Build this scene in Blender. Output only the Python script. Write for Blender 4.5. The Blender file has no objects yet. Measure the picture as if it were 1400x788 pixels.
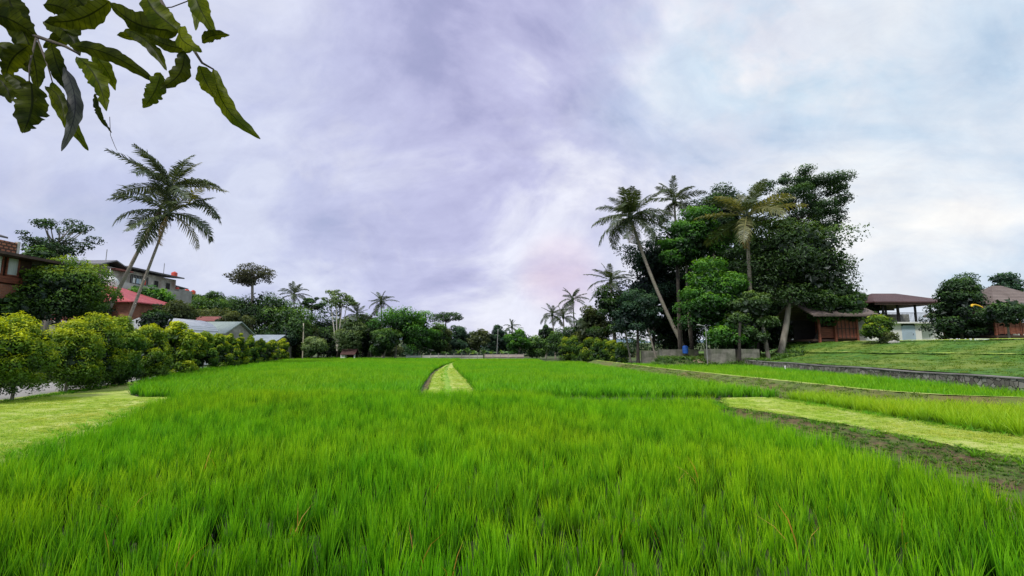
import bpy, math, random
import numpy as np
from mathutils import Vector, Matrix

SC = bpy.context.scene
COL = SC.collection
PI = math.pi
F = 640.0; HC = 2.3; PITCH = math.atan(82 / 640.0)
CP, SP = math.cos(PITCH), math.sin(PITCH)

# ------------------------------------------------------------------ measuring helpers
def ray(u, v):
    x = (u - 700) / F; y = (394 - v) / F
    return np.array([x, CP - y * SP, SP + y * CP])
def at(u, v, Y):
    d = ray(u, v); t = Y / d[1]
    return np.array([d[0] * t, Y, HC + d[2] * t])
def gp(u, v, z):
    d = ray(u, v); t = (z - HC) / d[2]
    return np.array([d[0] * t, d[1] * t, z])
def sm(a, b, x):
    t = np.clip((x - a) / (b - a), 0, 1); return t * t * (3 - 2 * t)

# ------------------------------------------------------------------ object helpers
def tag(o, label=None, cat=None, group=None, kind=None):
    if label: o['label'] = label
    if cat: o['category'] = cat
    if group: o['group'] = group
    if kind: o['kind'] = kind
    return o
def empty(name, loc, label, cat, group=None, rz=0):
    o = bpy.data.objects.new(name, None); COL.objects.link(o)
    o.location = loc; o.rotation_euler = (0, 0, rz); o.empty_display_size = .3
    return tag(o, label, cat, group)
def mk(name, V, Fq, mat, parent=None, tint=None, smooth=False, link=True, uv=None):
    """Fq: list of face index arrays (each (n,k))"""
    me = bpy.data.meshes.new(name)
    V = np.asarray(V, dtype=np.float32).reshape(-1, 3)
    if not isinstance(Fq, list): Fq = [Fq]
    Fq = [np.asarray(f, dtype=np.int32) for f in Fq if len(f)]
    me.vertices.add(len(V)); me.vertices.foreach_set('co', V.ravel())
    if Fq:
        loops = np.concatenate([f.ravel() for f in Fq])
        tot = np.concatenate([np.full(len(f), f.shape[1], np.int32) for f in Fq])
        st = np.concatenate([[0], np.cumsum(tot)[:-1]]).astype(np.int32)
        me.loops.add(len(loops)); me.loops.foreach_set('vertex_index', loops)
        me.polygons.add(len(tot)); me.polygons.foreach_set('loop_start', st)
        try: me.polygons.foreach_set('loop_total', tot)
        except Exception: pass
        me.polygons.foreach_set('use_smooth', np.full(len(tot), smooth))
    if tint is not None:
        a = me.attributes.new('tint', 'FLOAT', 'POINT')
        a.data.foreach_set('value', np.asarray(tint, dtype=np.float32))
    if uv is not None:
        a = me.attributes.new('luv', 'FLOAT_VECTOR', 'POINT')
        a.data.foreach_set('vector', np.asarray(uv, dtype=np.float32).ravel())
    me.update(calc_edges=True); me.validate()
    if mat: me.materials.append(mat)
    o = bpy.data.objects.new(name, me)
    if link: COL.objects.link(o)
    if parent: o.parent = parent
    return o
class MB:
    def __init__(s): s.V = []; s.F = []; s.T = []; s.n = 0
    def add(s, V, Fc, t=None):
        V = np.asarray(V, float).reshape(-1, 3)
        Fc = Fc if isinstance(Fc, list) else [Fc]
        for f in Fc: s.F.append(np.asarray(f, int) + s.n)
        s.V.append(V); s.n += len(V)
        s.T.append(np.full(len(V), .5) if t is None else np.broadcast_to(np.asarray(t, float), (len(V),)))
        return s
    def box(s, a, b, M=None, t=None):
        x0, y0, z0 = a; x1, y1, z1 = b
        V = np.array([[x0,y0,z0],[x1,y0,z0],[x1,y1,z0],[x0,y1,z0],[x0,y0,z1],[x1,y0,z1],[x1,y1,z1],[x0,y1,z1]], float)
        if M is not None: V = V @ np.array(M.to_3x3()).T + np.array(M.translation)
        return s.add(V, np.array([[0,3,2,1],[4,5,6,7],[0,1,5,4],[1,2,6,5],[2,3,7,6],[3,0,4,7]]), t)
    def tube(s, P, R, n=7, t=None, cap=True):
        P = np.asarray(P, float); k = len(P); R = np.broadcast_to(np.asarray(R, float), (k,))
        T = np.gradient(P, axis=0); T /= np.linalg.norm(T, axis=1)[:, None] + 1e-9
        ref = np.array([1., 0, 0]) if abs(T[0][0]) < .8 else np.array([0, 1., 0])
        A = np.cross(T, ref); A /= np.linalg.norm(A, axis=1)[:, None] + 1e-9
        B = np.cross(T, A)
        th = np.arange(n) * 2 * PI / n
        V = P[:, None, :] + R[:, None, None] * (np.cos(th)[None, :, None] * A[:, None, :] + np.sin(th)[None, :, None] * B[:, None, :])
        i = np.arange(k - 1)[:, None] * n; j = np.arange(n)[None, :]; j2 = (j + 1) % n
        Fq = np.stack([i + j, i + j2, i + n + j2, i + n + j], -1).reshape(-1, 4)
        V = V.reshape(-1, 3); fs = [Fq]
        if cap:
            fs.append(np.array([[(k - 1) * n + q for q in range(n)]]))
            fs.append(np.array([[q for q in range(n)][::-1]]))
        return s.add(V, fs, t)
    def poly(s, pts, t=None): return s.add(np.array(pts, float), np.array([list(range(len(pts)))]), t)
    def slab(s, pts, th, t=None):
        """thick sheet from a quad/tri outline, extruded down by th"""
        P = np.array(pts, float); n = len(P); Q = P - np.array([0, 0, th])
        fs = [np.array([list(range(n))]), np.array([list(range(n, 2 * n))[::-1]])]
        fs.append(np.array([[i, n + i, n + (i + 1) % n, (i + 1) % n] for i in range(n)]))
        return s.add(np.vstack([P, Q]), fs, t)
    def build(s, name, mat, parent=None, smooth=False, link=True):
        by = {}
        for f in s.F: by.setdefault(f.shape[1], []).append(f)
        return mk(name, np.vstack(s.V), [np.vstack(v) for v in by.values()], mat, parent, np.concatenate(s.T), smooth, link)

# ------------------------------------------------------------------ materials
MATS = {}
def new_mat(name):
    m = bpy.data.materials.new(name); m.use_nodes = True
    nt = m.node_tree; nt.nodes.clear()
    return m, nt, nt.nodes, nt.links
def ramp(N, pts):
    r = N.new('ShaderNodeValToRGB')
    while len(r.color_ramp.elements) < len(pts): r.color_ramp.elements.new(.5)
    for e, (p, c) in zip(r.color_ramp.elements, pts):
        e.position = p; e.color = (*c, 1)
    return r
def mathn(N, L, op, a, b=None):
    n = N.new('ShaderNodeMath'); n.operation = op
    for i, q in enumerate([a, b]):
        if q is None: continue
        if hasattr(q, 'node'): L.new(q, n.inputs[i])
        else: n.inputs[i].default_value = q
    return n.outputs[0]
def mixc(N, L, f, a, b, mode='MIX'):
    n = N.new('ShaderNodeMix'); n.data_type = 'RGBA'; n.blend_type = mode
    for i, q in ((0, f), (6, a), (7, b)):
        if hasattr(q, 'node'): L.new(q, n.inputs[i])
        elif i == 0: n.inputs[0].default_value = q
        else: n.inputs[i].default_value = (*q, 1)
    return n.outputs[2]
def noise(N, L, scale, detail=4, rough=.6, co=None, dim='Object'):
    n = N.new('ShaderNodeTexNoise'); n.inputs['Scale'].default_value = scale
    n.inputs['Detail'].default_value = detail; n.inputs['Roughness'].default_value = rough
    if co is None:
        if dim == 'World':
            g = N.new('ShaderNodeNewGeometry'); co = g.outputs['Position']
        else:
            c = N.new('ShaderNodeTexCoord'); co = c.outputs['Object']
    L.new(co, n.inputs['Vector']); return n
def foliage(name, dark, mid, light, trans=.35, patch=None, pscale=.25, gloss=.12, rnd=.25):
    if name in MATS: return MATS[name]
    m, nt, N, L = new_mat(name)
    a = N.new('ShaderNodeAttribute'); a.attribute_name = 'tint'
    oi = N.new('ShaderNodeObjectInfo')
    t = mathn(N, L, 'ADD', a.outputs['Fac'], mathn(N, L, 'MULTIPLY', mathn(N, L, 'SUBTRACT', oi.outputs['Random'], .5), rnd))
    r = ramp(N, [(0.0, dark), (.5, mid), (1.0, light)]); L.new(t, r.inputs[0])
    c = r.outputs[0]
    if patch:
        nz = noise(N, L, pscale, 3, .6, dim='World')
        rr = ramp(N, [(.42, (0, 0, 0)), (.68, (1, 1, 1))]); L.new(nz.outputs[0], rr.inputs[0])
        f = mathn(N, L, 'MULTIPLY', rr.outputs[0], .8)
        c = mixc(N, L, f, c, mixc(N, L, 1.0, c, patch, 'MULTIPLY'))
    d = N.new('ShaderNodeBsdfDiffuse'); L.new(c, d.inputs[0])
    tr = N.new('ShaderNodeBsdfTranslucent'); L.new(mixc(N, L, 1.0, c, (1.5, 1.35, .55), 'MULTIPLY'), tr.inputs[0])
    g = N.new('ShaderNodeBsdfGlossy'); g.inputs['Roughness'].default_value = .5
    g.inputs[0].default_value = (.8, .85, .9, 1)
    m1 = N.new('ShaderNodeMixShader'); m1.inputs[0].default_value = trans
    L.new(d.outputs[0], m1.inputs[1]); L.new(tr.outputs[0], m1.inputs[2])
    m2 = N.new('ShaderNodeMixShader'); m2.inputs[0].default_value = gloss * .25
    L.new(m1.outputs[0], m2.inputs[1]); L.new(g.outputs[0], m2.inputs[2])
    o = N.new('ShaderNodeOutputMaterial'); L.new(m2.outputs[0], o.inputs[0])
    MATS[name] = m; return m
def rough(name, c1, c2, scale=3, c3=None, s2=None, bump=.3, bscale=None, rgh=.9, metal=0, dist=.02, lo=.35, hi=.65, stretch=None, dim='Object'):
    """procedural mottled surface: two colours by noise, a third by larger noise, bump"""
    if name in MATS: return MATS[name]
    m, nt, N, L = new_mat(name)
    co = None
    if stretch:
        tc = N.new('ShaderNodeTexCoord'); mp = N.new('ShaderNodeMapping'); mp.inputs['Scale'].default_value = stretch
        L.new(tc.outputs['Object'], mp.inputs[0]); co = mp.outputs[0]
    nz = noise(N, L, scale, 6, .65, co, dim)
    r = ramp(N, [(lo, c1), (hi, c2)]); L.new(nz.outputs[0], r.inputs[0]); c = r.outputs[0]
    if c3:
        n2 = noise(N, L, s2 or scale * .15, 3, .6, co, dim)
        rr = ramp(N, [(.45, (0, 0, 0)), (.65, (1, 1, 1))]); L.new(n2.outputs[0], rr.inputs[0])
        c = mixc(N, L, mathn(N, L, 'MULTIPLY', rr.outputs[0], .8), c, c3)
    b = N.new('ShaderNodeBsdfPrincipled'); L.new(c, b.inputs['Base Color'])
    b.inputs['Roughness'].default_value = rgh; b.inputs['Metallic'].default_value = metal
    nb = noise(N, L, bscale or scale * 3, 5, .7, co, dim)
    bp = N.new('ShaderNodeBump'); bp.inputs['Strength'].default_value = bump; bp.inputs['Distance'].default_value = dist
    L.new(nb.outputs[0], bp.inputs['Height']); L.new(bp.outputs[0], b.inputs['Normal'])
    o = N.new('ShaderNodeOutputMaterial'); L.new(b.outputs[0], o.inputs[0])
    MATS[name] = m; return m
def brick(name, c1, c2, mortar, sc=1.0, bw=.25, bh=.08, ms=.012, axis='x', bump=.5, noisec=None):
    if name in MATS: return MATS[name]
    m, nt, N, L = new_mat(name)
    tc = N.new('ShaderNodeTexCoord'); sp = N.new('ShaderNodeSeparateXYZ'); L.new(tc.outputs['Object'], sp.inputs[0])
    cb = N.new('ShaderNodeCombineXYZ')
    L.new(mathn(N, L, 'ADD', sp.outputs[0], sp.outputs[1]), cb.inputs[0]); L.new(sp.outputs[2], cb.inputs[1])
    b = N.new('ShaderNodeTexBrick'); L.new(cb.outputs[0], b.inputs[0])
    b.inputs['Color1'].default_value = (*c1, 1); b.inputs['Color2'].default_value = (*c2, 1); b.inputs['Mortar'].default_value = (*mortar, 1)
    b.inputs['Scale'].default_value = sc; b.inputs['Brick Width'].default_value = bw; b.inputs['Row Height'].default_value = bh; b.inputs['Mortar Size'].default_value = ms
    nz = noise(N, L, 1.2, 5, .7); r = ramp(N, [(.3, (.55, .55, .55)), (.7, (1.1, 1.1, 1.1))]); L.new(nz.outputs[0], r.inputs[0])
    c = mixc(N, L, 1.0, b.outputs[0], r.outputs[0], 'MULTIPLY')
    p = N.new('ShaderNodeBsdfPrincipled'); L.new(c, p.inputs['Base Color']); p.inputs['Roughness'].default_value = .9
    bp = N.new('ShaderNodeBump'); bp.inputs['Strength'].default_value = bump; bp.inputs['Distance'].default_value = .02; bp.invert = True
    L.new(b.outputs[1], bp.inputs['Height']); L.new(bp.outputs[0], p.inputs['Normal'])
    o = N.new('ShaderNodeOutputMaterial'); L.new(p.outputs[0], o.inputs[0])
    MATS[name] = m; return m
def wavy(name, c1, c2, scale=4, axis='X', bump=.6, rgh=.6, trough_tone=(.5, .5, .5), metal=0):
    """corrugated sheet or rows of tiles"""
    if name in MATS: return MATS[name]
    m, nt, N, L = new_mat(name)
    tc = N.new('ShaderNodeTexCoord'); w = N.new('ShaderNodeTexWave'); w.bands_direction = axis
    w.inputs['Scale'].default_value = scale; w.inputs['Distortion'].default_value = .3; L.new(tc.outputs['Object'], w.inputs[0])
    nz = noise(N, L, .7, 6, .7); r = ramp(N, [(.3, c1), (.7, c2)]); L.new(nz.outputs[0], r.inputs[0])
    rr = ramp(N, [(0, trough_tone), (.35, (1, 1, 1))]); L.new(w.outputs[1], rr.inputs[0])  # troughs between the ridges multiplied darker
    c = mixc(N, L, 1.0, r.outputs[0], rr.outputs[0], 'MULTIPLY')
    p = N.new('ShaderNodeBsdfPrincipled'); L.new(c, p.inputs['Base Color']); p.inputs['Roughness'].default_value = rgh; p.inputs['Metallic'].default_value = metal
    bp = N.new('ShaderNodeBump'); bp.inputs['Strength'].default_value = bump; bp.inputs['Distance'].default_value = .04
    L.new(w.outputs[1], bp.inputs['Height']); L.new(bp.outputs[0], p.inputs['Normal'])
    o = N.new('ShaderNodeOutputMaterial'); L.new(p.outputs[0], o.inputs[0])
    MATS[name] = m; return m

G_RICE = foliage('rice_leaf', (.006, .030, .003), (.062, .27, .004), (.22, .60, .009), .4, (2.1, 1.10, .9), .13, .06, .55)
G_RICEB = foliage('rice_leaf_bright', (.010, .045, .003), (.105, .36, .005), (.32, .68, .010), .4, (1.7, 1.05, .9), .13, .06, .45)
G_RICE2 = foliage('rice_leaf_far', (.03, .13, .005), (.12, .42, .006), (.26, .62, .012), .4, (1.6, 1.03, .9), .10, .08, .6)
G_RICEY = foliage('rice_leaf_ripening', (.06, .15, .008), (.26, .50, .010), (.46, .66, .025), .4, (1.3, 1.0, .8), .2, .08, .3)
G_DRY = foliage('dry_blade', (.25, .12, .02), (.55, .27, .04), (.7, .4, .08), .3)
G_TURF = foliage('mown_grass_blade', (.14, .30, .02), (.36, .54, .05), (.60, .72, .14), .3, (1.25, .95, 1.3), .5, .05, .5)
G_WEED = foliage('weed_leaf', (.03, .09, .012), (.10, .22, .02), (.22, .35, .05), .3, None, .5, .08, .5)
G_HEDGE = foliage('hedge_leaf', (.012, .035, .005), (.12, .24, .010), (.66, .72, .02), .35, None, .5, .12, .1)
G_HEDGE2 = foliage('hedge_leaf_green', (.010, .035, .006), (.08, .20, .012), (.42, .54, .025), .35, None, .5, .12, .1)
G_DARK = foliage('leaf_dark', (.004, .012, .005), (.028, .075, .014), (.12, .24, .035), .25, None, .5, .14, .15)
G_BLUE = foliage('leaf_blue_green', (.004, .014, .010), (.026, .075, .034), (.10, .21, .07), .25, None, .5, .14, .15)
G_MID = foliage('leaf_mid', (.006, .022, .005), (.055, .14, .016), (.20, .36, .035), .3, None, .5, .14, .15)
G_BRIGHT = foliage('leaf_bright', (.006, .026, .005), (.055, .19, .012), (.22, .48, .025), .35, None, .5, .12, .15)
G_OLIVE = foliage('leaf_olive', (.02, .035, .010), (.08, .11, .025), (.19, .23, .05), .3, None, .5, .12, .15)
G_OLV = foliage('leaf_olive_dark', (.008, .020, .006), (.055, .12, .022), (.22, .35, .06), .3, None, .5, .14, .12)
G_LUSH = foliage('leaf_lush', (.006, .024, .005), (.085, .19, .014), (.36, .48, .03), .32, None, .5, .12, .1)
G_PALE = foliage('leaf_pale', (.04, .08, .025), (.15, .24, .07), (.36, .46, .17), .35, None, .5, .14, .15)
G_BROWN = foliage('leaf_brownish', (.02, .022, .012), (.065, .070, .032), (.14, .15, .06), .3, None, .5, .1, .15)
G_PALM = foliage('palm_leaflet', (.014, .026, .012), (.060, .090, .034), (.19, .23, .085), .3, None, .5, .2, .2)
G_PALMY = foliage('palm_leaflet_yellow', (.05, .06, .02), (.20, .21, .07), (.42, .38, .15), .35, None, .5, .2, .2)
G_PALMD = foliage('palm_leaflet_dry', (.12, .08, .03), (.32, .22, .08), (.5, .36, .15), .3, None, .5, .1, .2)
G_BANANA = foliage('banana_leaf', (.05, .11, .035), (.16, .31, .09), (.34, .50, .18), .4, None, .5, .2, .3)
BARK = rough('bark_grey', (.10, .085, .07), (.24, .21, .18), 3, (.32, .31, .27), .8, .6, 9, stretch=(1, 1, .35))
BARKD = rough('bark_dark', (.02, .017, .014), (.06, .05, .04), 3, None, None, .6, 9, stretch=(1, 1, .35))
BARKP = rough('bark_palm', (.15, .13, .11), (.32, .28, .24), 2.5, (.22, .22, .16), .4, .8, 6, stretch=(.5, .5, 3))
SOIL = rough('soil_slope', (.07, .045, .020), (.24, .165, .075), 5.2, (.11, .19, .03), 1.9, 1.0, 14, dist=.08)
MUD = rough('paddy_mud', (.018, .020, .008), (.055, .045, .020), 2.5, (.03, .06, .010), .6, .6, 9, rgh=.9)
TURF = rough('mown_turf', (.24, .38, .03), (.46, .56, .08), 6, (.62, .66, .20), 1.1, .9, 30, dist=.05)
TURF2 = rough('terrace_turf', (.035, .13, .010), (.12, .27, .02), 2.2, (.24, .30, .04), .22, .9, 12, dist=.1)
GROUND = rough('ground_green', (.03, .07, .012), (.11, .16, .03), .8, (.10, .08, .04), .12, .8, 6, dist=.1)
ROADM = rough('pale_concrete', (.30, .29, .27), (.46, .45, .43), .8, (.22, .21, .19), .2, .3, 20)
CONC = rough('weathered_concrete', (.20, .19, .17), (.40, .38, .35), .9, (.12, .11, .10), .35, .4, 8)
MOSSC = rough('mossy_concrete', (.10, .10, .08), (.26, .25, .21), 1.6, (.05, .07, .03), .5, .7, 8)
CONCL = rough('light_concrete', (.38, .37, .34), (.55, .54, .50), .7, (.24, .23, .21), .25, .3, 8)
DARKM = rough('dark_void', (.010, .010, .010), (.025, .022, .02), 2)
WHITE = rough('white_plaster', (.74, .74, .72), (.86, .86, .84), .6, (.56, .57, .55), .3, .1, 10)
WOODR = rough('red_brown_wood', (.13, .035, .02), (.27, .085, .045), 2.5, (.10, .03, .02), .7, .4, 8, stretch=(1, 1, 6), rgh=.7)
WOODD = rough('dark_wood', (.030, .016, .012), (.075, .04, .028), 3, None, None, .4, 8, rgh=.7)
METALD = rough('dark_metal', (.018, .018, .02), (.04, .04, .04), 5, rgh=.5, metal=.3)
METALG = rough('grey_metal', (.25, .25, .25), (.36, .36, .35), 5, rgh=.5, metal=.3)
REDP = rough('red_plastic', (.55, .06, .035), (.68, .10, .06), 2, rgh=.5)
BLUEP = rough('blue_plastic', (.02, .10, .42), (.03, .15, .55), 2, rgh=.45)
BLUED = rough('pale_blue_paint', (.36, .47, .58), (.46, .57, .68), 1.2, (.30, .38, .46), .6, .1)
YELP = rough('yellow_fabric', (.75, .45, .02), (.85, .55, .04), 2, rgh=.7)
NET = rough('green_netting', (.012, .24, .035), (.03, .52, .08), 1.2, rgh=.8)
CURT = rough('curtain_glass', (.35, .42, .43), (.62, .68, .68), 1.0, rgh=.3, stretch=(6, 6, .2))
BRICKR = brick('red_brick', (.42, .13, .06), (.30, .09, .045), (.25, .2, .16))
BRICKL = brick('lattice_brick', (.50, .20, .11), (.42, .16, .09), (.10, .05, .035), 1, .32, .2, .05)
BLOCK = brick('grey_block', (.36, .37, .33), (.28, .29, .26), (.18, .18, .17), 1, .4, .2, .015)
ROOFG = wavy('grey_roof_sheet', (.13, .13, .145), (.24, .23, .245), 1.6, 'X')
ROOFR = wavy('pink_red_roof', (.42, .065, .075), (.62, .13, .14), 2.2, 'X')
ROOFB = wavy('brown_red_roof', (.22, .055, .04), (.34, .10, .075), 2.2, 'X')
ROOFM = wavy('maroon_roof', (.075, .035, .035), (.13, .06, .055), 2.5, 'X')
ROOFT = wavy('brown_shingle_roof', (.14, .105, .09), (.25, .20, .18), 2.0, 'Z', .9, .85, (.35, .35, .35))
ROOFS = wavy('silver_roof_sheet', (.55, .58, .62), (.72, .75, .80), 2.4, 'X', .4, .4)
ROOFV = wavy('green_grey_roof', (.27, .34, .31), (.38, .46, .43), 2.4, 'X', .4, .6)
# stone wall
def stone_mat():
    m, nt, N, L = new_mat('fieldstone')
    tc = N.new('ShaderNodeTexCoord')
    nd = noise(N, L, 3, 3); dco = mixc(N, L, .12, tc.outputs['Object'], nd.outputs['Color'], 'LINEAR_LIGHT')
    v = N.new('ShaderNodeTexVoronoi'); v.inputs['Scale'].default_value = 4.2; L.new(dco, v.inputs[0])
    v2 = N.new('ShaderNodeTexVoronoi'); v2.feature = 'DISTANCE_TO_EDGE'; v2.inputs['Scale'].default_value = 4.2; L.new(dco, v2.inputs[0])
    r = ramp(N, [(0, (.07, .06, .05)), (.5, (.24, .22, .19)), (1, (.42, .40, .36))]); L.new(v.outputs['Color'], r.inputs[0])
    e = ramp(N, [(0.0, (.16, .15, .13)), (.07, (1, 1, 1))]); L.new(v2.outputs[0], e.inputs[0])
    c = mixc(N, L, 1.0, r.outputs[0], e.outputs[0], 'MULTIPLY')
    nz = noise(N, L, .9, 5); rr = ramp(N, [(.45, (0, 0, 0)), (.7, (.8, .8, .8))]); L.new(nz.outputs[0], rr.inputs[0])
    c = mixc(N, L, rr.outputs[0], c, (.06, .09, .03))
    p = N.new('ShaderNodeBsdfPrincipled'); L.new(c, p.inputs['Base Color']); p.inputs['Roughness'].default_value = .9
    bp = N.new('ShaderNodeBump'); bp.inputs['Strength'].default_value = 1; bp.inputs['Distance'].default_value = .06
    L.new(e.outputs[0], bp.inputs['Height']); L.new(bp.outputs[0], p.inputs['Normal'])
    o = N.new('ShaderNodeOutputMaterial'); L.new(p.outputs[0], o.inputs[0]); MATS['fieldstone'] = m; return m
STONE = stone_mat()

# ------------------------------------------------------------------ lie of the land
def I(xs, ys): return lambda q: np.interp(q, xs, ys)
wallx = I([-30, 0, 10, 18.1, 26.8, 39.6, 52, 90], [18.6, 19.0, 19.4, 19.9, 21, 22.4, 23.5, 27])
hedgex = I([-30, 18.5, 82, 200], [-12.0, -19.2, -38.0, -60])
linex = I([-30, 9, 12.3, 14.0, 15.6, 17.5, 19.2, 25, 37, 60], [60, 33, 22, 17.0, 13.9, 13.0, 12.9, 12.3, 11.2, 10.5])
bundx0 = I([-30, 4, 8.3, 11.4, 14, 15.8, 17.5, 18.8], [9.4, 9.3, 9.05, 8.65, 8.05, 7.25, 7.6, 8.3])
bundx1 = I([-30, 4, 10.1, 13.1, 17.6, 19.2], [12.2, 11.9, 11.1, 10.6, 10.3, 10.0])
ricex1 = I([-30, 4, 6.3, 10.3, 14.0, 15.8, 17.4, 19], [7.0, 6.9, 6.75, 6.9, 6.5, 6.7, 7.3, 8.0])
leftx = I([-30, 0, 8.6, 13, 18.4], [-4.2, -6.3, -9.3, -11.0, -13.3])
left2x = I([19.4, 21, 27.8, 40, 85], [-15.0, -17.0, -21.3, -26.8, -36.8])
pathx0 = I([18.4, 23, 30, 37, 45, 52, 60, 90], [-3.55, -4.1, -5.15, -6.1, -6.85, -7.35, -7.7, -8.6])
pathx1 = I([18.4, 20.3, 30, 44, 54, 60, 90], [-1.3, -1.5, -3.0, -5.3, -6.8, -7.35, -8.3])
def terrace(dx): return np.interp(dx, [0, 6.4, 6.9, 7.6, 12.4, 13.2, 60, 400], [1.12, 1.62, 1.88, 1.90, 2.72, 2.86, 2.9, 6])
terk = I([30, 47, 90], [1, 1.5, 1.5])
def h(x, y):
    x = np.asarray(x, float); y = np.asarray(y, float)
    z = np.full(np.broadcast(x, y).shape, .28)
    d = hedgex(y) - x
    z = z + sm(4, 36, d) * 6.2 + sm(40, 200, d) * 14
    dx = x - wallx(y); t = terrace(np.maximum(dx, 0) * terk(y))
    gz = 1.05 + .012 * np.maximum(y - 44, 0)
    g = sm(-1.0, 1.5, .575 * y - x) * sm(36, 44, y)
    tz = t * (1 - g) + gz * g
    left = sm(62, 66, y) * sm(.22 * y, .27 * y, x)     # the grove's ground runs on to the left beyond the wall
    return np.where(dx > 0, tz, z + (gz - .28) * np.where((y > 40), sm(-1.2, .2, x - .315 * y) * sm(42, 50, y), 0))
rs = np.random.RandomState(7)
def snoise(x, y, s=1.0, seed=0):
    r = np.random.RandomState(seed); o = 0
    for k in range(6):
        a, b, c = r.uniform(-1, 1, 3); f = s * (1 + k * .8)
        o = o + np.sin(x * a * f + y * b * f + c * 9) / (1 + k * .6)
    return o / 3

# ground sheet to the horizon
xs = np.unique(np.concatenate([-np.geomspace(60, 6000, 26)[::-1], np.arange(-60, 61, 1.0), np.geomspace(60, 6000, 26)]))
ys = np.unique(np.concatenate([[-400, -100], np.arange(-40, 100, 1.0), np.geomspace(100, 9000, 34)]))
X, Y = np.meshgrid(xs, ys); Z = h(X, Y)
near = sm(-8.8, -8.2, Y * 0 - 1) * 0
infield = (X > leftx(Y) + .2) & (X < bundx0(Y) - .3) & (Y < 18.6)
Z = np.where(infield, -.22, Z - .05)
Z = np.where((X > wallx(Y) - 1.0) & (Y < 70), Z - .35, Z)
Z += snoise(X, Y, .25, 1) * .03 * (np.abs(X) > 15) * (X < wallx(Y) - 1)
nx, ny = len(xs), len(ys)
ii = (np.arange(ny - 1)[:, None] * nx + np.arange(nx - 1)[None, :])
mk('ground', np.stack([X, Y, Z], -1).reshape(-1, 3), np.stack([ii, ii + 1, ii + nx + 1, ii + nx], -1).reshape(-1, 4), GROUND, smooth=True)['kind'] = 'structure'

def loft(name, lines, ysamp, mat, nz=0, kind='structure', seed=0, smooth=True, sub=3):
    """lines: list of (xfunc, zfunc); a sheet between them, sampled along y. returns object"""
    rows = []
    for a, b in zip(lines[:-1], lines[1:]):
        for k in range(sub):
            t = k / sub
            rows.append((a[0](ysamp) * (1 - t) + b[0](ysamp) * t, a[1](ysamp) * (1 - t) + b[1](ysamp) * t))
    rows.append((lines[-1][0](ysamp), lines[-1][1](ysamp)))
    Xr = np.array([r[0] for r in rows]); Zr = np.array([r[1] for r in rows]); Yr = np.broadcast_to(ysamp, Xr.shape)
    r = np.random.RandomState(seed)
    if nz:
        Xr = Xr + snoise(Xr, Yr, 2.1, seed) * nz * 1.2 + r.normal(0, nz * .25, Xr.shape)
        Zr = Zr + snoise(Xr, Yr, 3.1, seed + 5) * nz * .5 + r.normal(0, nz * .2, Xr.shape)
    n, k = Xr.shape
    ii = (np.arange(n - 1)[:, None] * k + np.arange(k - 1)[None, :])
    o = mk(name, np.stack([Xr, Yr, Zr], -1).reshape(-1, 3), np.stack([ii, ii + 1, ii + k + 1, ii + k], -1).reshape(-1, 4), mat, smooth=smooth)
    o['kind'] = kind
    return o
cst = lambda c: (lambda q: np.full(np.shape(q), float(c)))
off = lambda f, d: (lambda q: f(q) + d)
Yn = np.arange(-6, 18.6, .2)
# paddy beds
loft('paddy_field', [(off(leftx, .1), cst(0)), (off(bundx0, -.2), cst(0))], np.arange(-6, 18.9, .3), MUD, .02, seed=1, sub=60)
loft('paddy_field', [(off(left2x, 0), cst(.245)), (off(pathx0, 0), cst(.245))], np.arange(19.4, 84, .8), MUD, .01, seed=2, sub=12)
loft('paddy_field', [(off(pathx1, -.1), cst(.255)), (off(linex, -1.0), cst(.255))], np.arange(19.2, 76, .8), MUD, .01, seed=3, sub=12)
loft('paddy_field', [(off(bundx1, -.1), cst(.27)), (off(linex, -1.3), cst(.27))], np.arange(-4, 16.5, .5), MUD, .01, seed=4, sub=12)
loft('paddy_field', [(off(linex, .2), cst(.36)), (off(wallx, .1), cst(.36))], np.arange(6, 50, .8), MUD, .01, seed=5, sub=8)
# bund on the right: mown top, soil slope
loft('grass_bund', [(bundx0, cst(.36)), (bundx1, cst(.35)), (off(bundx1, .35), cst(.22))], np.arange(-6, 18.8, .12), TURF, .05, seed=6, sub=8)
loft('soil_slope', [(off(ricex1, -.1), cst(-.03)), (lambda q: ricex1(q) * .5 + bundx0(q) * .5 + .1, cst(.17)), (off(bundx0, .03), cst(.35))], np.arange(-6, 18.8, .12), SOIL, .05, seed=8, sub=9)
# cross bund between near and far fields
xc = lambda f: f
def cross(name, y0, y1, zf, xa, xb, mat, seed):
    xsamp = np.arange(xa, xb, .2); R = []
    prof = [(y0 - .35, None, 0), (y0, 0, 0), (y0 * .5 + y1 * .5, .01, 0), (y1, 0, 0), (y1 + .25, -.15, 0)]
    P = np.array([[[x, py + snoise(x, 0, .5, seed) * .12, (-.03 if pz is None else min(zf(x), .12 if -12 < x < 8 else 9) + pz) + snoise(x, py, 2, seed) * .015] for x in xsamp] for py, pz, _ in prof])
    n, k = P.shape[:2]; ii = (np.arange(n - 1)[:, None] * k + np.arange(k - 1)[None, :])
    o = mk(name, P.reshape(-1, 3), np.stack([ii, ii + 1, ii + k + 1, ii + k], -1).reshape(-1, 4), mat, smooth=True); o['kind'] = 'structure'
cross('grass_bund', 18.75, 19.2, lambda x: .10 + .23 * float(sm(-11.5, -14, x) + sm(8.0, 9.0, x)), -16.5, 10.3, TURF, 3)
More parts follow.
